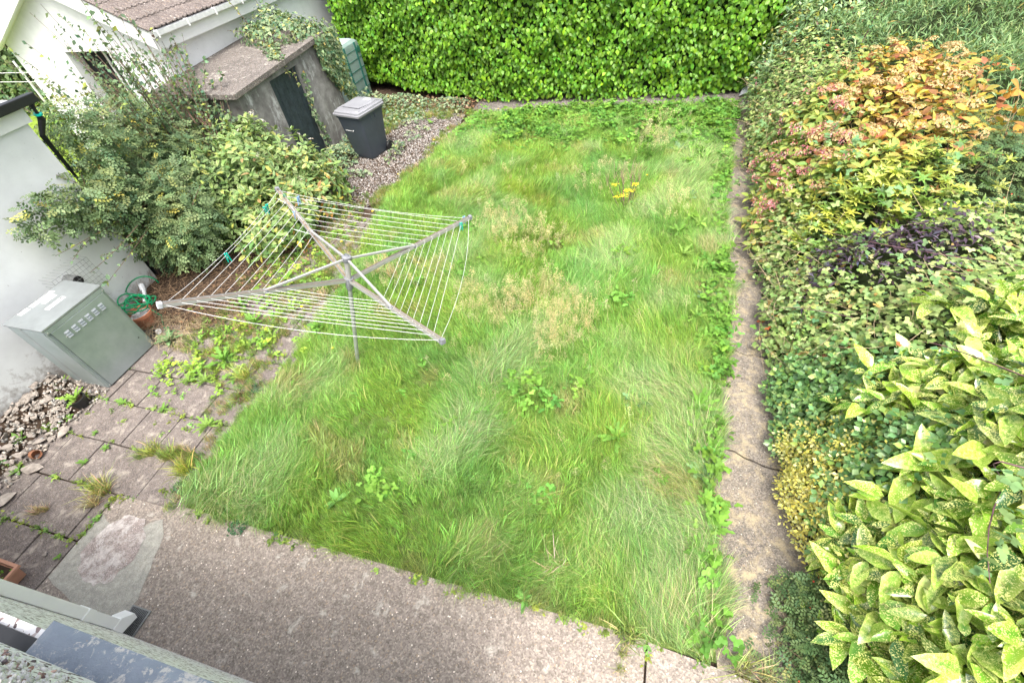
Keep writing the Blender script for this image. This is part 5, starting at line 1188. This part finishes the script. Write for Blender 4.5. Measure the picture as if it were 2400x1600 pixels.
# ------------------------------------------------------------------ ivy over the shed, the wall and round the bin
iv = thing('ivy', 'cream edged ivy spilling over the shed roof and down its wall', 'ivy', (-8.4, 10.5, 1.8))
Pa = []; Na = []
def surf(n, f): p, q = f(n); Pa.append(p); Na.append(q)
surf(2300, lambda n: ell((-8.85, 10.75, 2.2), (.9, .8, .5), n, 2.0, .3))
surf(1300, lambda n: ell((-8.2, 10.95, 2.05), (.5, .5, .42), n, 1.6, .3))
surf(500, lambda n: ell((-9.5, 11.2, 2.2), (.6, .6, .5), n, 2.0, .3))
def tongue(n):
    s_ = rng.uniform(0, 1, n); x = -8.7+.75*s_+rng.normal(0, .09, n); yv = 10.2-1.0*s_+rng.normal(0, .14*(1.1-s_), n); return np.c_[x, yv, 2.14+rng.uniform(0, .12, n)-.02*s_], np.tile(UP, (n, 1))
surf(280, tongue)
def curtain(n):
    yv = rng.uniform(10.5, 11.6, n); zlo = np.interp(yv, [10.5, 10.9, 11.3, 12.2], [1.6, 1.0, .5, .4]); z = zlo+rng.uniform(0, 1, n)*(2.2-zlo); return np.c_[-7.86+rng.uniform(0, .16, n)-.35*np.clip(yv-11.1, 0, 1), yv, z], np.tile([[1., -.1, .3]], (n, 1))
surf(3000, curtain)
def vine(n):
    z = rng.uniform(.1, 1.75, n); return np.c_[-7.90+rng.uniform(0, .05, n), 9.74+.05*np.sin(z*5)+rng.normal(0, .05, n)-.06*(1.7-z)*rng.uniform(0, 1, n), z], np.tile([[1., -.2, .3]], (n, 1))
surf(120, vine)
P = np.concatenate(Pa); nn = np.concatenate(Na); n = len(P)
foliage(iv, IVY, P, nn+rng.normal(0, .4, (n, 3)), rng.normal(0, .5, (n, 3))+[.3, -.2, -.8], rng.uniform(.055, .105, n), pick(n, [(5, (.07, .15, .075)), (3, (.13, .24, .11)), (.8, (.4, .42, .1)), (.12, (.6, .4, .05))]), MT['leaf'], edge=(.58, .62, .36), efac=rng.uniform(0, 1, n)**1.6*.85, parts=200)
k = 30; A = np.c_[rng.uniform(-9, -8, k), rng.uniform(9.8, 11, k), np.full(k, 2.3)]; twigs(iv, 'stems', A, A+np.c_[rng.normal(.2, .3, k), rng.normal(-.3, .3, k), rng.normal(-.1, .1, k)], .005, MT['stem'], .08)
for (a, b_) in [((-9.2, 10.4, 2.3), (-9.6, 10.3, 3.2)), ((-9.0, 10.2, 2.2), (-9.5, 9.9, 2.55)), ((-9.3, 10.8, 2.4), (-9.3, 10.9, 3.0)), ((-8.1, 9.9, 2.15), (-7.72, 9.35, 1.6)), ((-8.2, 9.5, 2.15), (-7.75, 9.2, 1.8))]: shoot(iv, a, b_, 14, .07, [(3, (.25, .34, .1)), (2, (.45, .48, .2))], .1, 'trailing_stem')
t = thing('ground_ivy', 'variegated ivy carpet on the ground between the bin and the shed', 'ivy', (-7.3, 8.9, 0))
Pa = []
for (cx, cy, rx, ry_, m, h) in [(-7.25, 9.0, .5, .8, 800, .35), (-7.0, 8.1, .45, .5, 420, .22), (-7.3, 10.3, .4, .9, 420, .3), (-5.95, 9.6, .15, .5, 110, .25), (-6.6, 11.5, .6, .6, 260, .15), (-7.2, 12.4, 1.0, .6, 700, .3), (-5.8, 12.5, .8, .3, 300, .2), (-8.1, 12.2, .5, .8, 300, .5), (-6.5, 8.55, .45, .15, 80, .08), (-5.6, 12.1, .5, .3, 120, .15), (-5.9, 10.7, .3, .5, 60, .08)]:
    a = rng.uniform(0, 6.28, m); r = np.sqrt(rng.uniform(0, 1, m)); Pa.append(np.c_[cx+rx*r*np.cos(a), cy+ry_*r*np.sin(a), rng.uniform(.3, 1, m)*h*(1-r**2*.8)+.02])
P = np.concatenate(Pa); n = len(P); foliage(t, IVY, P, rng.normal(0, .4, (n, 3))+UP, rng.normal(0, 1, (n, 3)), rng.uniform(.05, .095, n), pick(n, [(5, (.075, .16, .085)), (3, (.13, .24, .12)), (.7, (.35, .38, .12))]), MT['leaf'], edge=(.58, .62, .4), efac=rng.uniform(0, .85, n), parts=60)

# ------------------------------------------------------------------ twigs and litter under the shrubs
q = MB(); q.hull([(-8.1, 3.2, -.03), (-8.1, 8.0, -.03), (-6.2, 3.6, -.03), (-6.0, 7, -.03), (-8.1, 4, .2), (-8.1, 7, .25), (-7.2, 4.4, .16), (-7, 7, .14)]); tag(q.build('border_soil', MT['soil']), 'bare earth mound below the left shrubs', None, None, 'structure')
k = 1500; A = np.c_[rng.uniform(-8.05, -6.15, k), rng.uniform(3.25, 5.6, k), np.zeros(k)]; ok = (A[:, 0]+8.1)*.9+3.15 > -9; A[:, 2] = np.clip(.24-.13*(A[:, 0]+8.0), .02, .3)+rng.uniform(-.02, .08, k)
ok = A[:, 1] > 3.25+np.clip((-7.15-A[:, 0])*-.35, 0, 1); A = A[ok]; k = len(A); an = rng.uniform(0, 3.14, k); L = rng.uniform(.08, .32, k)
o = twigs(None, 'twig_heap', A, A+np.c_[L*np.cos(an), L*np.sin(an), rng.normal(0, .05, k)], rng.uniform(.0018, .005, k), MT['wood'], .03, 4); tag(o, 'heap of dry brown twigs and stalks below the shrubs', 'twigs', None, 'stuff')
k = 420; A = np.c_[rng.uniform(-7.7, -6.6, k), rng.uniform(3.1, 3.7, k), rng.uniform(.02, .14, k)]; an = rng.normal(.8, .6, k); L = rng.uniform(.1, .4, k)
o = twigs(None, 'dry_stalks', A, A+np.c_[L*np.cos(an), -L*np.sin(an)*.6, rng.normal(0, .05, k)], rng.uniform(.0018, .004, k), MT['drystem'], .04, 4); tag(o, 'pale dry stalks spilling onto the paving by the hose', 'stalks', None, 'stuff')
k = 900; P = np.c_[rng.uniform(-8.0, -5.6, k), rng.uniform(3.4, 7.5, k), rng.uniform(.03, .2, k)]; V, F, C = spray(OV, P, rng.normal(0, .5, (k, 3))+UP, rng.normal(0, 1, (k, 3)), rng.uniform(.04, .08, k), pick(k, [(3, (.2, .12, .07)), (2, (.3, .2, .12)), (1, (.12, .07, .05))])); o = fast('leaf_litter', V, F, MT['leaf'], col=C); tag(o, 'brown fallen leaves under the shrubs', 'leaves', None, 'stuff')
k = 500; P = np.c_[rng.uniform(-7.6, -4.7, k), rng.uniform(12.1, 12.9, k), rng.uniform(.02, .12, k)]; V, F, C = spray(OV, P, rng.normal(0, .5, (k, 3))+UP, rng.normal(0, 1, (k, 3)), rng.uniform(.05, .1, k), pick(k, [(3, (.3, .18, .1)), (2, (.42, .28, .18)), (1, (.14, .08, .05))])); o = fast('leaf_litter', V, F, MT['leaf'], col=C); tag(o, 'dead brown leaves at the foot of the hedge', 'leaves', None, 'stuff')

# ------------------------------------------------------------------ weeds, each a thing with its leaves
def rosette_proto(k, L, col_, lift=.35, tmpl=None, name='dandelion', seed=0, flower=False, size_j=.25):
    t = bpy.data.objects.new(name, None); COL.objects.link(t); r = np.random.default_rng(seed)
    ms = [fast('leaf', *(tmpl or DAND)[:2], MT['leaf'], col=np.clip(np.array(col_)*math.exp(r.normal(0, .15)), 0, 1)*np.ones((len((tmpl or DAND)[0]), 3)), link=False) for _ in range(3)]
    for i in range(k):
        o = bpy.data.objects.new('leaf', ms[i % 3]); COL.objects.link(o); o.parent = t; s_ = L*r.uniform(1-size_j, 1+size_j)
        o.location = (0, 0, .015); o.rotation_euler = (r.uniform(.3, 1)*lift*2, r.normal(0, .15), i*2.4+r.normal(0, .3)); o.scale = (s_, s_, s_)
    return t
RP = dict(dand=rosette_proto(18, .15, (.15, .31, .05), .75, seed=1), dand2=rosette_proto(16, .13, (.22, .37, .07), .65, seed=2), thistle=rosette_proto(18, .14, (.17, .30, .13), .55, leaf_t(.34, 8, .1, .3, .55, .6), 'sow_thistle', 3),
          fern=rosette_proto(9, .2, (.22, .38, .06), .6, leaf_t(.24, 8, .05, .35, .4, .55), 'fern', 4), small=rosette_proto(8, .10, (.17, .33, .06), .45, leaf_t(.4, 2, .1, .2), 'small_weed', 5), plantain=rosette_proto(10, .12, (.14, .31, .07), .5, leaf_t(.34, 3, .1, .25), 'plantain', 6))
used = {}
def weed(kind, px, py, s_, label, group, rz=None, z=0, parent=None):
    src = RP[kind]; c = G(px, py, z); o = src if kind not in used else copy_tree(src); used[kind] = 1
    o.location = (c[0], c[1], z); o.rotation_euler = (0, 0, rng.uniform(0, 6.28)); o.scale = (s_, s_, s_); tag(o, label, 'weed', group); return o
gl_ = 'weeds in the lawn'; gp = 'weeds in the paving joints'; ge = 'weeds along the right lawn edge'
weed('thistle', 1490, 945, 1.35, 'grey green sow thistle in the lawn near the right edge', gl_)
weed('dand', 1445, 1030, 1.3, 'bright green dandelion clump just below the grey green sow thistle', gl_)
weed('dand', 1215, 1130, 1.1, 'dandelion clump in the front middle of the lawn', gl_); weed('plantain', 790, 1175, 1.3, 'broad plantain near the front left lawn edge', gl_)
weed('dand2', 1400, 1280, 1.0, 'light green dandelion in the front right part of the lawn', gl_); weed('small', 1350, 1090, 1.1, 'small bright weed right of the front middle dandelion', gl_)
weed('dand', 1310, 640, .9, 'dark leaved weed in the lawn above the straw seed heads', gl_); weed('thistle', 1590, 360, 1.6, 'pale feathery weed in the lawn at the back right', gl_); weed('small', 1500, 405, 1.2, 'small leafy clump at the back right beside the tall stalks', gl_)
weed('dand2', 1440, 760, .9, 'low dandelion in the lawn right of the seed heads', gl_); weed('plantain', 1530, 1390, 1.0, 'broad leaved weed in the front right corner of the lawn', gl_)
weed('plantain', 1230, 1405, .9, 'upright broad leaf at the front lawn edge', gl_); weed('small', 1410, 1415, .9, 'small round leaved weed on the front lawn edge near the corner', gl_)
E_ = [(1610, 470, 'thistle'), (1640, 530, 'dand2'), (1660, 440, 'small'), (1650, 380, 'dand'), (1640, 640, 'dand'), (1655, 700, 'thistle'), (1630, 745, 'dand2'), (1650, 800, 'dand'), (1635, 960, 'dand'), (1655, 1010, 'dand2'), (1665, 1060, 'dand'), (1640, 1110, 'thistle'), (1650, 1190, 'dand'), (1625, 1260, 'dand2'), (1665, 1240, 'dand'), (1640, 1300, 'dand'), (1600, 600, 'dand2'), (1590, 550, 'dand'), (1700, 330, 'dand2'), (1660, 300, 'dand')]
pos = ['seventeenth', '']
for k, (px, py, kd) in enumerate(E_):
    near = sorted(E_, key=lambda q: -q[1]); rank = near.index((px, py, kd))+1
    words = ['nearest', 'second nearest', 'third nearest', 'fourth nearest', 'fifth nearest', 'sixth nearest', 'seventh nearest', 'eighth nearest', 'ninth nearest', 'tenth nearest', 'tenth farthest', 'ninth farthest', 'eighth farthest', 'seventh farthest', 'sixth farthest', 'fifth farthest', 'fourth farthest', 'third farthest', 'second farthest', 'farthest'][rank-1]
    weed(kd, px, py, rng.uniform(1.0, 1.45), words+' leafy weed of the row along the right lawn edge', ge)
for px, py, kd, s_, lb in [(400, 800, 'thistle', 1.35, 'flat prickly weed on the paving in front of the boiler cabinet'), (460, 860, 'dand2', 1.0, 'yellow green dandelion left of the big leafy clump on the paving'), (530, 850, 'dand', 1.5, 'big dark green leafy clump in the middle of the paving'), (445, 895, 'dand2', 1.0, 'yellow green weed below the big leafy clump'),
        (485, 895, 'dand2', 1.0, 'light green weed by the pale grass tuft on the paving'), (550, 890, 'plantain', .8, 'leafy weed right behind the pale grass tuft'), (290, 945, 'small', .9, 'small dark weed in the joint below the cabinet corner'), (385, 960, 'small', .9, 'bright upright weed in the second paving joint'), (490, 1000, 'dand2', 1.2, 'leafy weed at the lawn corner of the paving'),
        (50, 1035, 'small', 1.3, 'bright rosette growing in the rubble'), (45, 1105, 'small', 1.2, 'dark green rosette at the lower edge of the rubble'), (165, 980, 'small', .9, 'pale grey rosette at the rubble edge below the black pot'), (10, 990, 'small', 1.0, 'bright leaves in the rubble at the left frame edge'), (150, 905, 'fern', .8, 'fern growing from the foot of the white wall'),
        (600, 760, 'dand', 1.1, 'green weeds under the front dryer lines on the paving'), (570, 720, 'dand', 1.2, 'leafy weed below the left dryer arm'), (640, 790, 'dand2', 1.0, 'yellow green weed in front of the outer dryer line'), (680, 660, 'dand', 1.0, 'weed on the paving behind the left dryer arm'), (690, 730, 'dand2', 1.0, 'weed beside the dryer pole on the paving side'), (720, 620, 'small', 1.2, 'small weed under the dryer hub'),
        (200, 1085, 'small', .8, 'little weed in the joint above the worn mortar'), (250, 1050, 'small', .8, 'little weed at the slab corner left of the yellow grass'), (225, 1015, 'small', .6, 'tiny weed in the joint below the rubble edge'), (140, 1305, 'small', .5, 'two seedling leaves at the mortar repair edge'), (1010, 290, 'small', 1.2, 'yellow flowered weed in the gravel'), (1015, 340, 'small', .9, 'small weed in the middle of the gravel')]:
    weed(kd, px, py, s_, lb, gp)
# tufts of grass on the paving, each a thing
def tuft(px, py, s_, col_, label, k=60, droop=.5, seed=0):
    V, F, C = clump(int(k*1.7), .10, .24, .06, .0024, 0, seed+100); r = np.random.default_rng(seed)
    V = V.copy(); rad = V[:, :2]; V[:, :2] += rad*(V[:, 2:3]/.2)*droop*2.2; c = G(px, py, 0); o = fast('grass_tuft', V*s_, F, MT['leaf'], col=np.clip(C*np.array(col_), 0, .9)); o.location = (c[0], c[1], 0); tag(o, label, 'grass tuft', 'grass tufts on the paving'); return o
tuft(250, 1150, 1.15, (.36, .38, .12), 'straw and green grass tuft at the slab corner beside the worn mortar', 90, .6, 1); tuft(225, 1180, .8, (.45, .38, .18), 'straw grass trailing from the slab corner tuft', 60, .8, 2); tuft(440, 1105, 1.1, (.36, .42, .08), 'bright yellow green grass tuft at the front left lawn corner', 90, .5, 3)
tuft(365, 1060, .95, (.30, .36, .09), 'yellow green grass tuft left of the lawn corner tuft', 80, .6, 4); tuft(335, 1070, .8, (.22, .34, .08), 'green grass tuft at the left end of the weedy strip', 60, .6, 5); tuft(575, 885, .9, (.36, .44, .10), 'pale green spiky grass tuft on the paving', 80, .8, 6); tuft(90, 1200, .6, (.5, .42, .24), 'dry fluffy grass tuft on the slab above the trough', 90, .5, 7)
tuft(110, 1195, .5, (.42, .38, .17), 'small dry grass tuft right of the fluffy one', 60, .6, 8); tuft(400, 1070, .9, (.25, .36, .08), 'mixed grass tuft between the two yellow green ones', 70, .6, 9); tuft(1470, 1490, 1.3, (.30, .42, .12), 'tall pale grass tuft at the near right lawn corner', 110, .3, 10); tuft(1460, 1530, .55, (.3, .36, .1), 'grass growing in the concrete joint below the lawn corner', 50, .4, 11); tuft(1455, 1570, .5, (.3, .36, .1), 'grass growing in the concrete joint at the frame bottom', 50, .4, 12)
tuft(1740, 1570, .9, (.30, .35, .13), 'soft grass tuft at the foot of the path', 90, .6, 13); tuft(1790, 1590, .8, (.32, .34, .15), 'dry soft grass at the near end of the path', 90, .6, 14); tuft(1300, 1330, 1.2, (.5, .45, .26), 'straw grass tuft near the front edge of the lawn', 70, .3, 15); tuft(890, 640, 1.3, (.5, .42, .24), 'dry straw tuft just right of the dryer pole', 110, .35, 16); tuft(925, 650, 1.2, (.48, .42, .22), 'dry straw tuft behind the right dryer lines', 100, .35, 17); tuft(760, 700, 1., (.5, .42, .24), 'dry straw tuft left of the dryer pole', 90, .4, 18)
# dark sedum cushions
for px, py, lb, cc in [(600, 915, 'dark green cushion plant at the lawn edge of the paving', (.05, .13, .06)), (565, 935, 'brown seeding cushion beside the dark green one', (.14, .06, .05)), (425, 1145, 'dark cushion plant under the lawn corner tuft', (.06, .14, .06)), (560, 1235, 'dark cushion plant on the front lawn edge', (.06, .15, .07))]:
    c = G(px, py, 0); k = 160; P = ell((c[0], c[1], 0), (.11, .10, .06), k*2, 0, .2)[0]; k = len(P); V, F, C = spray(OV, P, rng.normal(0, .5, (k, 3))+UP, rng.normal(0, 1, (k, 3)), .028, hsv_var(cc, k)); o = fast('cushion_plant', V, F, MT['leaf'], col=C); tag(o, lb, 'plant')
# moss and seedlings that fill the joints
pts = []
for yv in rows[1:12]:
    k = 55; pts.append(np.c_[rng.uniform(-7.6, -4.7, k), yv+rng.normal(0, .012, k)])
pts.append(np.c_[rng.uniform(-5.4, 1, 160), .97+rng.normal(0, .03, 160)]); pts.append(np.c_[-5.6+rng.normal(0, .012, 40), rng.uniform(.2, .97, 40)]); pts.append(np.c_[.48+rng.normal(0, .015, 30), rng.uniform(-.1, .95, 30)])
pts.append(np.c_[rng.uniform(-7.7, -5.0, 320), rng.uniform(1.0, 3.6, 320)][:110]); P = np.concatenate(pts); P = P[~((P[:, 1] < .9) & (P[:, 0] > -5.5) & (P[:, 0] < .4))]; P = P[mknoise(77, .35)(P[:, 0], P[:, 1]) > .1]; n = len(P)
scatter('joint_weeds', 'moss and tiny seedlings in the paving joints', 'moss', HP, np.c_[P, np.full(n, -.02)], np.c_[np.zeros((n, 2)), rng.uniform(0, 6.28, n)], rng.uniform(.18, .55, n), rng.integers(0, 4, n), hsv_var((.2, .3, .06), n, .25, .2))
# tall dead stalks with ragwort flowers
rg = thing('ragwort', 'brown dead stalks with yellow ragwort flowers at the back of the lawn', 'plant', (-.4, 7.8, 0)); c = G(1470, 488, 0)
for k, (dx, dy, h) in enumerate([(0, 0, 1.0), (-.12, .05, .95), (-.2, .08, .9), (.12, .02, .9), (-.28, 0, .75), (.05, .1, .8), (-.08, -.05, .85)]):
    A = np.array([[c[0]+dx*.5, c[1]+dy, 0]]); B = np.array([[c[0]+dx*1.4, c[1]+dy+.05, h*.72]]); twigs(rg, 'stalk', A, B, .010, MT['cane'], .02)
    m = 5; B2 = np.tile(B, (m, 1)); twigs(rg, 'dry_tips', B2-[0, 0, .15], B2+np.c_[rng.normal(0, .05, m), rng.normal(0, .05, m), rng.uniform(.1, .25, m)], .005, MT['drystem'], .01)
MT['yel'] = plain('yellow_petals', (.85, .62, .02), .6, 0, .15, 60)
for px, py in [(1442, 432), (1470, 447), (1447, 460), (1462, 457), (1489, 432), (1480, 447)]:
    e = G(px, py, .48+.1*rng.uniform()); k = 12; P = e+rng.normal(0, .028, (k, 3))*[1, 1, .35]; V, F, C = spray(FLORET, P, rng.normal(0, .3, (k, 3))+UP, rng.normal(0, 1, (k, 3)), .032, np.ones((k, 3))); fast('flower_cluster', V, F, MT['yel'], rg)
    twigs(rg, 'stalk', np.array([[c[0]-.05, c[1], 0]]), np.array([e]), .004, MT['stem'], .02)
k = 90; P = np.array([c[0]+.12, c[1]-.02, .08])+rng.normal(0, 1, (k, 3))*[.13, .1, .05]; foliage(rg, OV, P, rng.normal(0, .4, (k, 3))+UP, rng.normal(0, 1, (k, 3)), .05, hsv_var((.18, .34, .06), k), MT['leaf'], sname='base_leaves')
# single yellow flowers
FL = [(1680, 1189, 'yellow dandelion flower pair by the path, left one'), (1690, 1192, 'yellow dandelion flower pair by the path, right one'), (1517, 410, 'single yellow flower right of the ragwort'), (605, 735, 'yellow flower under the front dryer lines'), (800, 566, 'larger yellow flower behind the dryer hub'), (980, 616, 'yellow flower beyond the right dryer lines'), (996, 623, 'yellow flower just right of its neighbour beyond the right lines'), (873, 495, 'yellow flower below the upper dryer lines'), (833, 540, 'yellow flower near the upper dryer lines, lower one'), (780, 815, 'yellow flower left of the pole foot'), (707, 718, 'yellow flower on the paving near the pole'), (1030, 372, 'yellow flower at the gravel edge'), (1050, 366, 'yellow flower at the lawn edge by the gravel'), (1045, 395, 'yellow flower below the gravel edge pair'), (1017, 328, 'yellow flower in the gravel'), (1168, 255, 'yellow flower by the hedge strip'), (933, 408, 'small yellow flower in the gravel near the bin'), (645, 1075, 'yellow bloom in the front left grass')]
fp = fast('flower', *FLORET[:2], MT['yel'], link=False); done = None
for px, py, lb in FL:
    c = G(px, py, .1); t = thing('yellow_flower', lb, 'flower', (c[0], c[1], 0), 0, 'single yellow flowers')
    for j in range(3):
        o = bpy.data.objects.new('petals', fp); COL.objects.link(o); o.parent = t; o.location = (0, 0, .1+j*.003); o.rotation_euler = (0, 0, j*.5); s_ = .05-.008*j; o.scale = (s_, s_, s_)
    w = MB(); w.tube([(0, 0, 0), (.005, 0, .1)], .0025, 4); w.build('stalk', MT['stem'], t, world=False)
# fallen orange leaves on the grass and gravel
# ------------------------------------------------------------------ odds and ends by the cabinet
t = thing('garden_hose', 'green garden hose in loose coils beside the boiler cabinet', 'hose', (-7.8, 3.65, .3))
w = MB(); pts = []
for k in range(150):
    a = k*.21; r = .2+.05*math.sin(k*.37); pts.append((-7.72+r*1.15*math.cos(a)+.04*math.sin(k*.11), 3.62+r*.8*math.sin(a)+.05*math.cos(k*.07), .30+.035*math.sin(k*.5)+.0008*k))
pts += [(-7.98+.17*math.cos(2.6-k*.24)+.01*k, 3.88+.16*math.cos(2.6-k*.24)*.5+.012*k, .36+.20*math.sin(max(0, min(3.1, k*.24)))) for k in range(14)]
w.tube(pts, .011, 6); w.build('coils', MT['hose'], t, smooth=True)
w = MB(); w.tube([(-7.5, 3.6, .3), (-7.38, 3.62, .12), (-7.3, 3.5, .04), (-7.18, 3.42, .03), (-7.05, 3.38, .05), (-6.95, 3.45, .03)], .011, 6); w.build('loose_end', MT['hose'], t, smooth=True)
t = thing('terracotta_pot', 'orange terracotta pot under the hose beside the cabinet', 'pot', (-7.62, 3.5, 0))
w = MB(); w.lathe([(.13, 0), (.175, .22), (.19, .22), (.19, .27), (.17, .27), (.16, .2), (.02, .18)], (-7.62, 3.50, .0), 28); w.build('body', MT['terra'], t, smooth=True)
w = MB(); w.lathe([(.155, 0), (.16, .01)], (-7.62, 3.5, .2), 20); w.build('grey_tray', MT['bagm'], t)
t = thing('plastic_elbow', 'pale grey plastic pipe elbow lying on the twig heap', 'pipe', (-7.86, 3.9, .25))
w = MB(); w.tube([(-7.70, 3.72, .27), (-7.78, 3.83, .3), (-7.87, 3.93, .36)], .032, 12, False); w.tube([(-7.86, 3.92, .35), (-7.90, 3.97, .42)], .043, 12, False); w.b.free(); w = MB(); w.tube([(-7.70, 3.72, .27), (-7.80, 3.85, .31), (-7.84, 3.9, .34), (-7.845, 3.905, .345), (-7.90, 3.97, .42)], [.03, .03, .03, .043, .043], 12); w.build('pipe', MT['bagm'], t, smooth=True)
t = thing('black_pot', 'small black plastic pot holding a fern on the paving edge', 'pot', (-7.26, 1.93, 0))
w = MB(); w.lathe([(.075, 0), (.105, .15), (.115, .15), (.115, .17), (.1, .17), (.095, .13), (.01, .13)], (-7.26, 1.93, 0), 24); w.build('body', MT['blackpl'], t, smooth=True)
w = MB(); w.lathe([(.09, 0), (.0905, .01)], (-7.26, 1.93, .13), 14); w.build('compost', MT['soil'], t)
f_ = copy_tree(RP['fern']); f_.location = (-7.26, 1.93, .14); f_.scale = (.9, .9, .9); tag(f_, 'small fern growing in the black pot', 'fern')
t = thing('rusty_tin', 'rusty brown round tin lying at the rubble edge', 'tin', (-7.14, 1.144, 0))
w = MB(); w.lathe([(.055, 0), (.055, .1), (.05, .1), (.048, .01)], (0, 0, 0), 18, Matrix.Translation((-7.18, 1.14, .05)) @ Matrix.Rotation(R(70), 4, 'Y')); w.build('body', MT['rust'], t)
t = thing('glass_jar', 'dark glass jar lying among the stalks by the cabinet', 'jar', (-7.25, 3.36, 0))
w = MB(); w.lathe([(.0, 0), (.04, .0), (.04, .12), (.03, .13)], (0, 0, 0), 14, Matrix.Translation((-7.33, 3.33, .05)) @ Matrix.Rotation(R(80), 4, 'Y')); w.build('body', MT['blackpl'], t); w = MB(); w.lathe([(.042, 0), (.042, .02)], (0, 0, 0), 14, Matrix.Translation((-7.21, 3.33, .075)) @ Matrix.Rotation(R(80), 4, 'Y')); w.build('lid', MT['paper'], t)
o = bpy.data.objects.new('loose_stone', stones[2]); COL.objects.link(o); c = G(108, 1299, 0); o.location = (c[0], c[1], .02); o.scale = (.035, .035, .03); tag(o, 'single pale stone lying on the slab near the trough', 'stone')
t = sheet('plastic_sheet', [(1.78, 13.1, .03), (1.95, 12.95, .18), (2.12, 13.0, .05), (2.2, 13.2, .2), (2.0, 13.35, .25), (1.85, 13.3, .12)], MT['bagm']); tag(t, 'crumpled pale plastic sheet at the hedge end of the path', 'sheet')

# ------------------------------------------------------------------ beyond the shed: the neighbour's garden
q = MB(); q.prism([(-30, 4.7), (-9.5, 4.7), (-10.3, 8.2), (-14.2, 8.3), (-14.2, 20), (-30, 20)], -.05, -.02); MT['nlawn'] = plain('neighbour_lawn', (.19, .28, .04), .9, 0, .3, 6, .5, .1); tag(q.build('neighbour_lawn', MT['nlawn']), 'bright yellow green lawn next door', None, None, 'structure')
t = thing('neighbour_hedge', 'dark green hedge next door behind the outbuilding', 'hedge', (-19, 11.5, 0))
q = MB(); q.box((-30, 11.6, -.1), (-15.0, 13, 2.2)); q.build('shade_core', MT['under'], t); n = 5000; P = np.c_[rng.uniform(-28, -14.9, n), 11.55+rng.normal(0, .12, n), rng.uniform(0, 2.4, n)]; foliage(t, OV, P, rng.normal(0, .5, (n, 3))+[.2, -.7, .6], rng.normal(0, 1, (n, 3)), rng.uniform(.12, .22, n), pick(n, [(3, (.1, .17, .06)), (2, (.18, .26, .1)), (1, (.06, .1, .04))]), MT['leaf'])  # solid box inside the hedge, inner shade put into its dark colour
t = thing('neighbour_shrub', 'mixed bright green shrub next door beside the garage', 'shrub', (-15.5, 9.2, 0)); P, nn = ell((-15.6, 9.6, .5), (1.3, .9, 1.0), 1500, .02, .4); n = len(P); foliage(t, LAN, P, nn+UP*.5, rng.normal(0, 1, (n, 3)), rng.uniform(.14, .24, n), pick(n, [(3, (.14, .27, .05)), (2, (.3, .4, .08)), (1, (.07, .13, .04))]), MT['leaf'])
t = thing('orange_shrub', 'small orange leaved shrub on the lawn next door', 'shrub', (-13.6, 8.1, 0)); P, nn = ell((-13.3, 7.9, .15), (.55, .4, .35), 500, .02, .4); n = len(P); foliage(t, OV, P, nn+UP*.5, rng.normal(0, 1, (n, 3)), .1, pick(n, [(3, (.62, .27, .1)), (2, (.6, .38, .18))]), MT['leaf'])
t = thing('trellis', 'thin white trellis rails next door behind the outbuilding', 'trellis', (-17, 10.8, 0))
for z in (1.25, 1.5):
    w = MB(); w.box((-20, 10.8, z), (-15.2, 10.815, z+.012)); w.build('rail', MT['upvc'], t)
for x in (-18.6, -16.4):
    w = MB(); w.box((x, 10.84, 0), (x+.05, 10.88, 1.8)); w.build('post', MT['upvc'], t)

# real pebbles on the wall edge nearest the camera
def dashpts(n, f): return f(n)
n = 1500; P = np.c_[rng.uniform(-2.5, -.5, n), rng.uniform(-.85, -.245, n), np.full(n, 3.303)]; P2 = np.c_[rng.uniform(-2.5, -.5, 900), np.full(900, -.252), rng.uniform(2.7, 3.3, 900)]; P = np.concatenate([P, P2]); n = len(P)
tint = hsv_var((.78, .77, .76), n, .06, .01); m_ = rng.uniform(0, 1, n) < .18; tint[m_] = hsv_var((.38, .26, .25), int(m_.sum()), .3, .08)
scatter('wall_pebbles', 'white and pink dash pebbles on the wall edge nearest the camera', 'pebbles', GR, P, rng.uniform(0, 6.28, (n, 3)), rng.uniform(.010, .018, n), rng.integers(0, 6, n), tint)
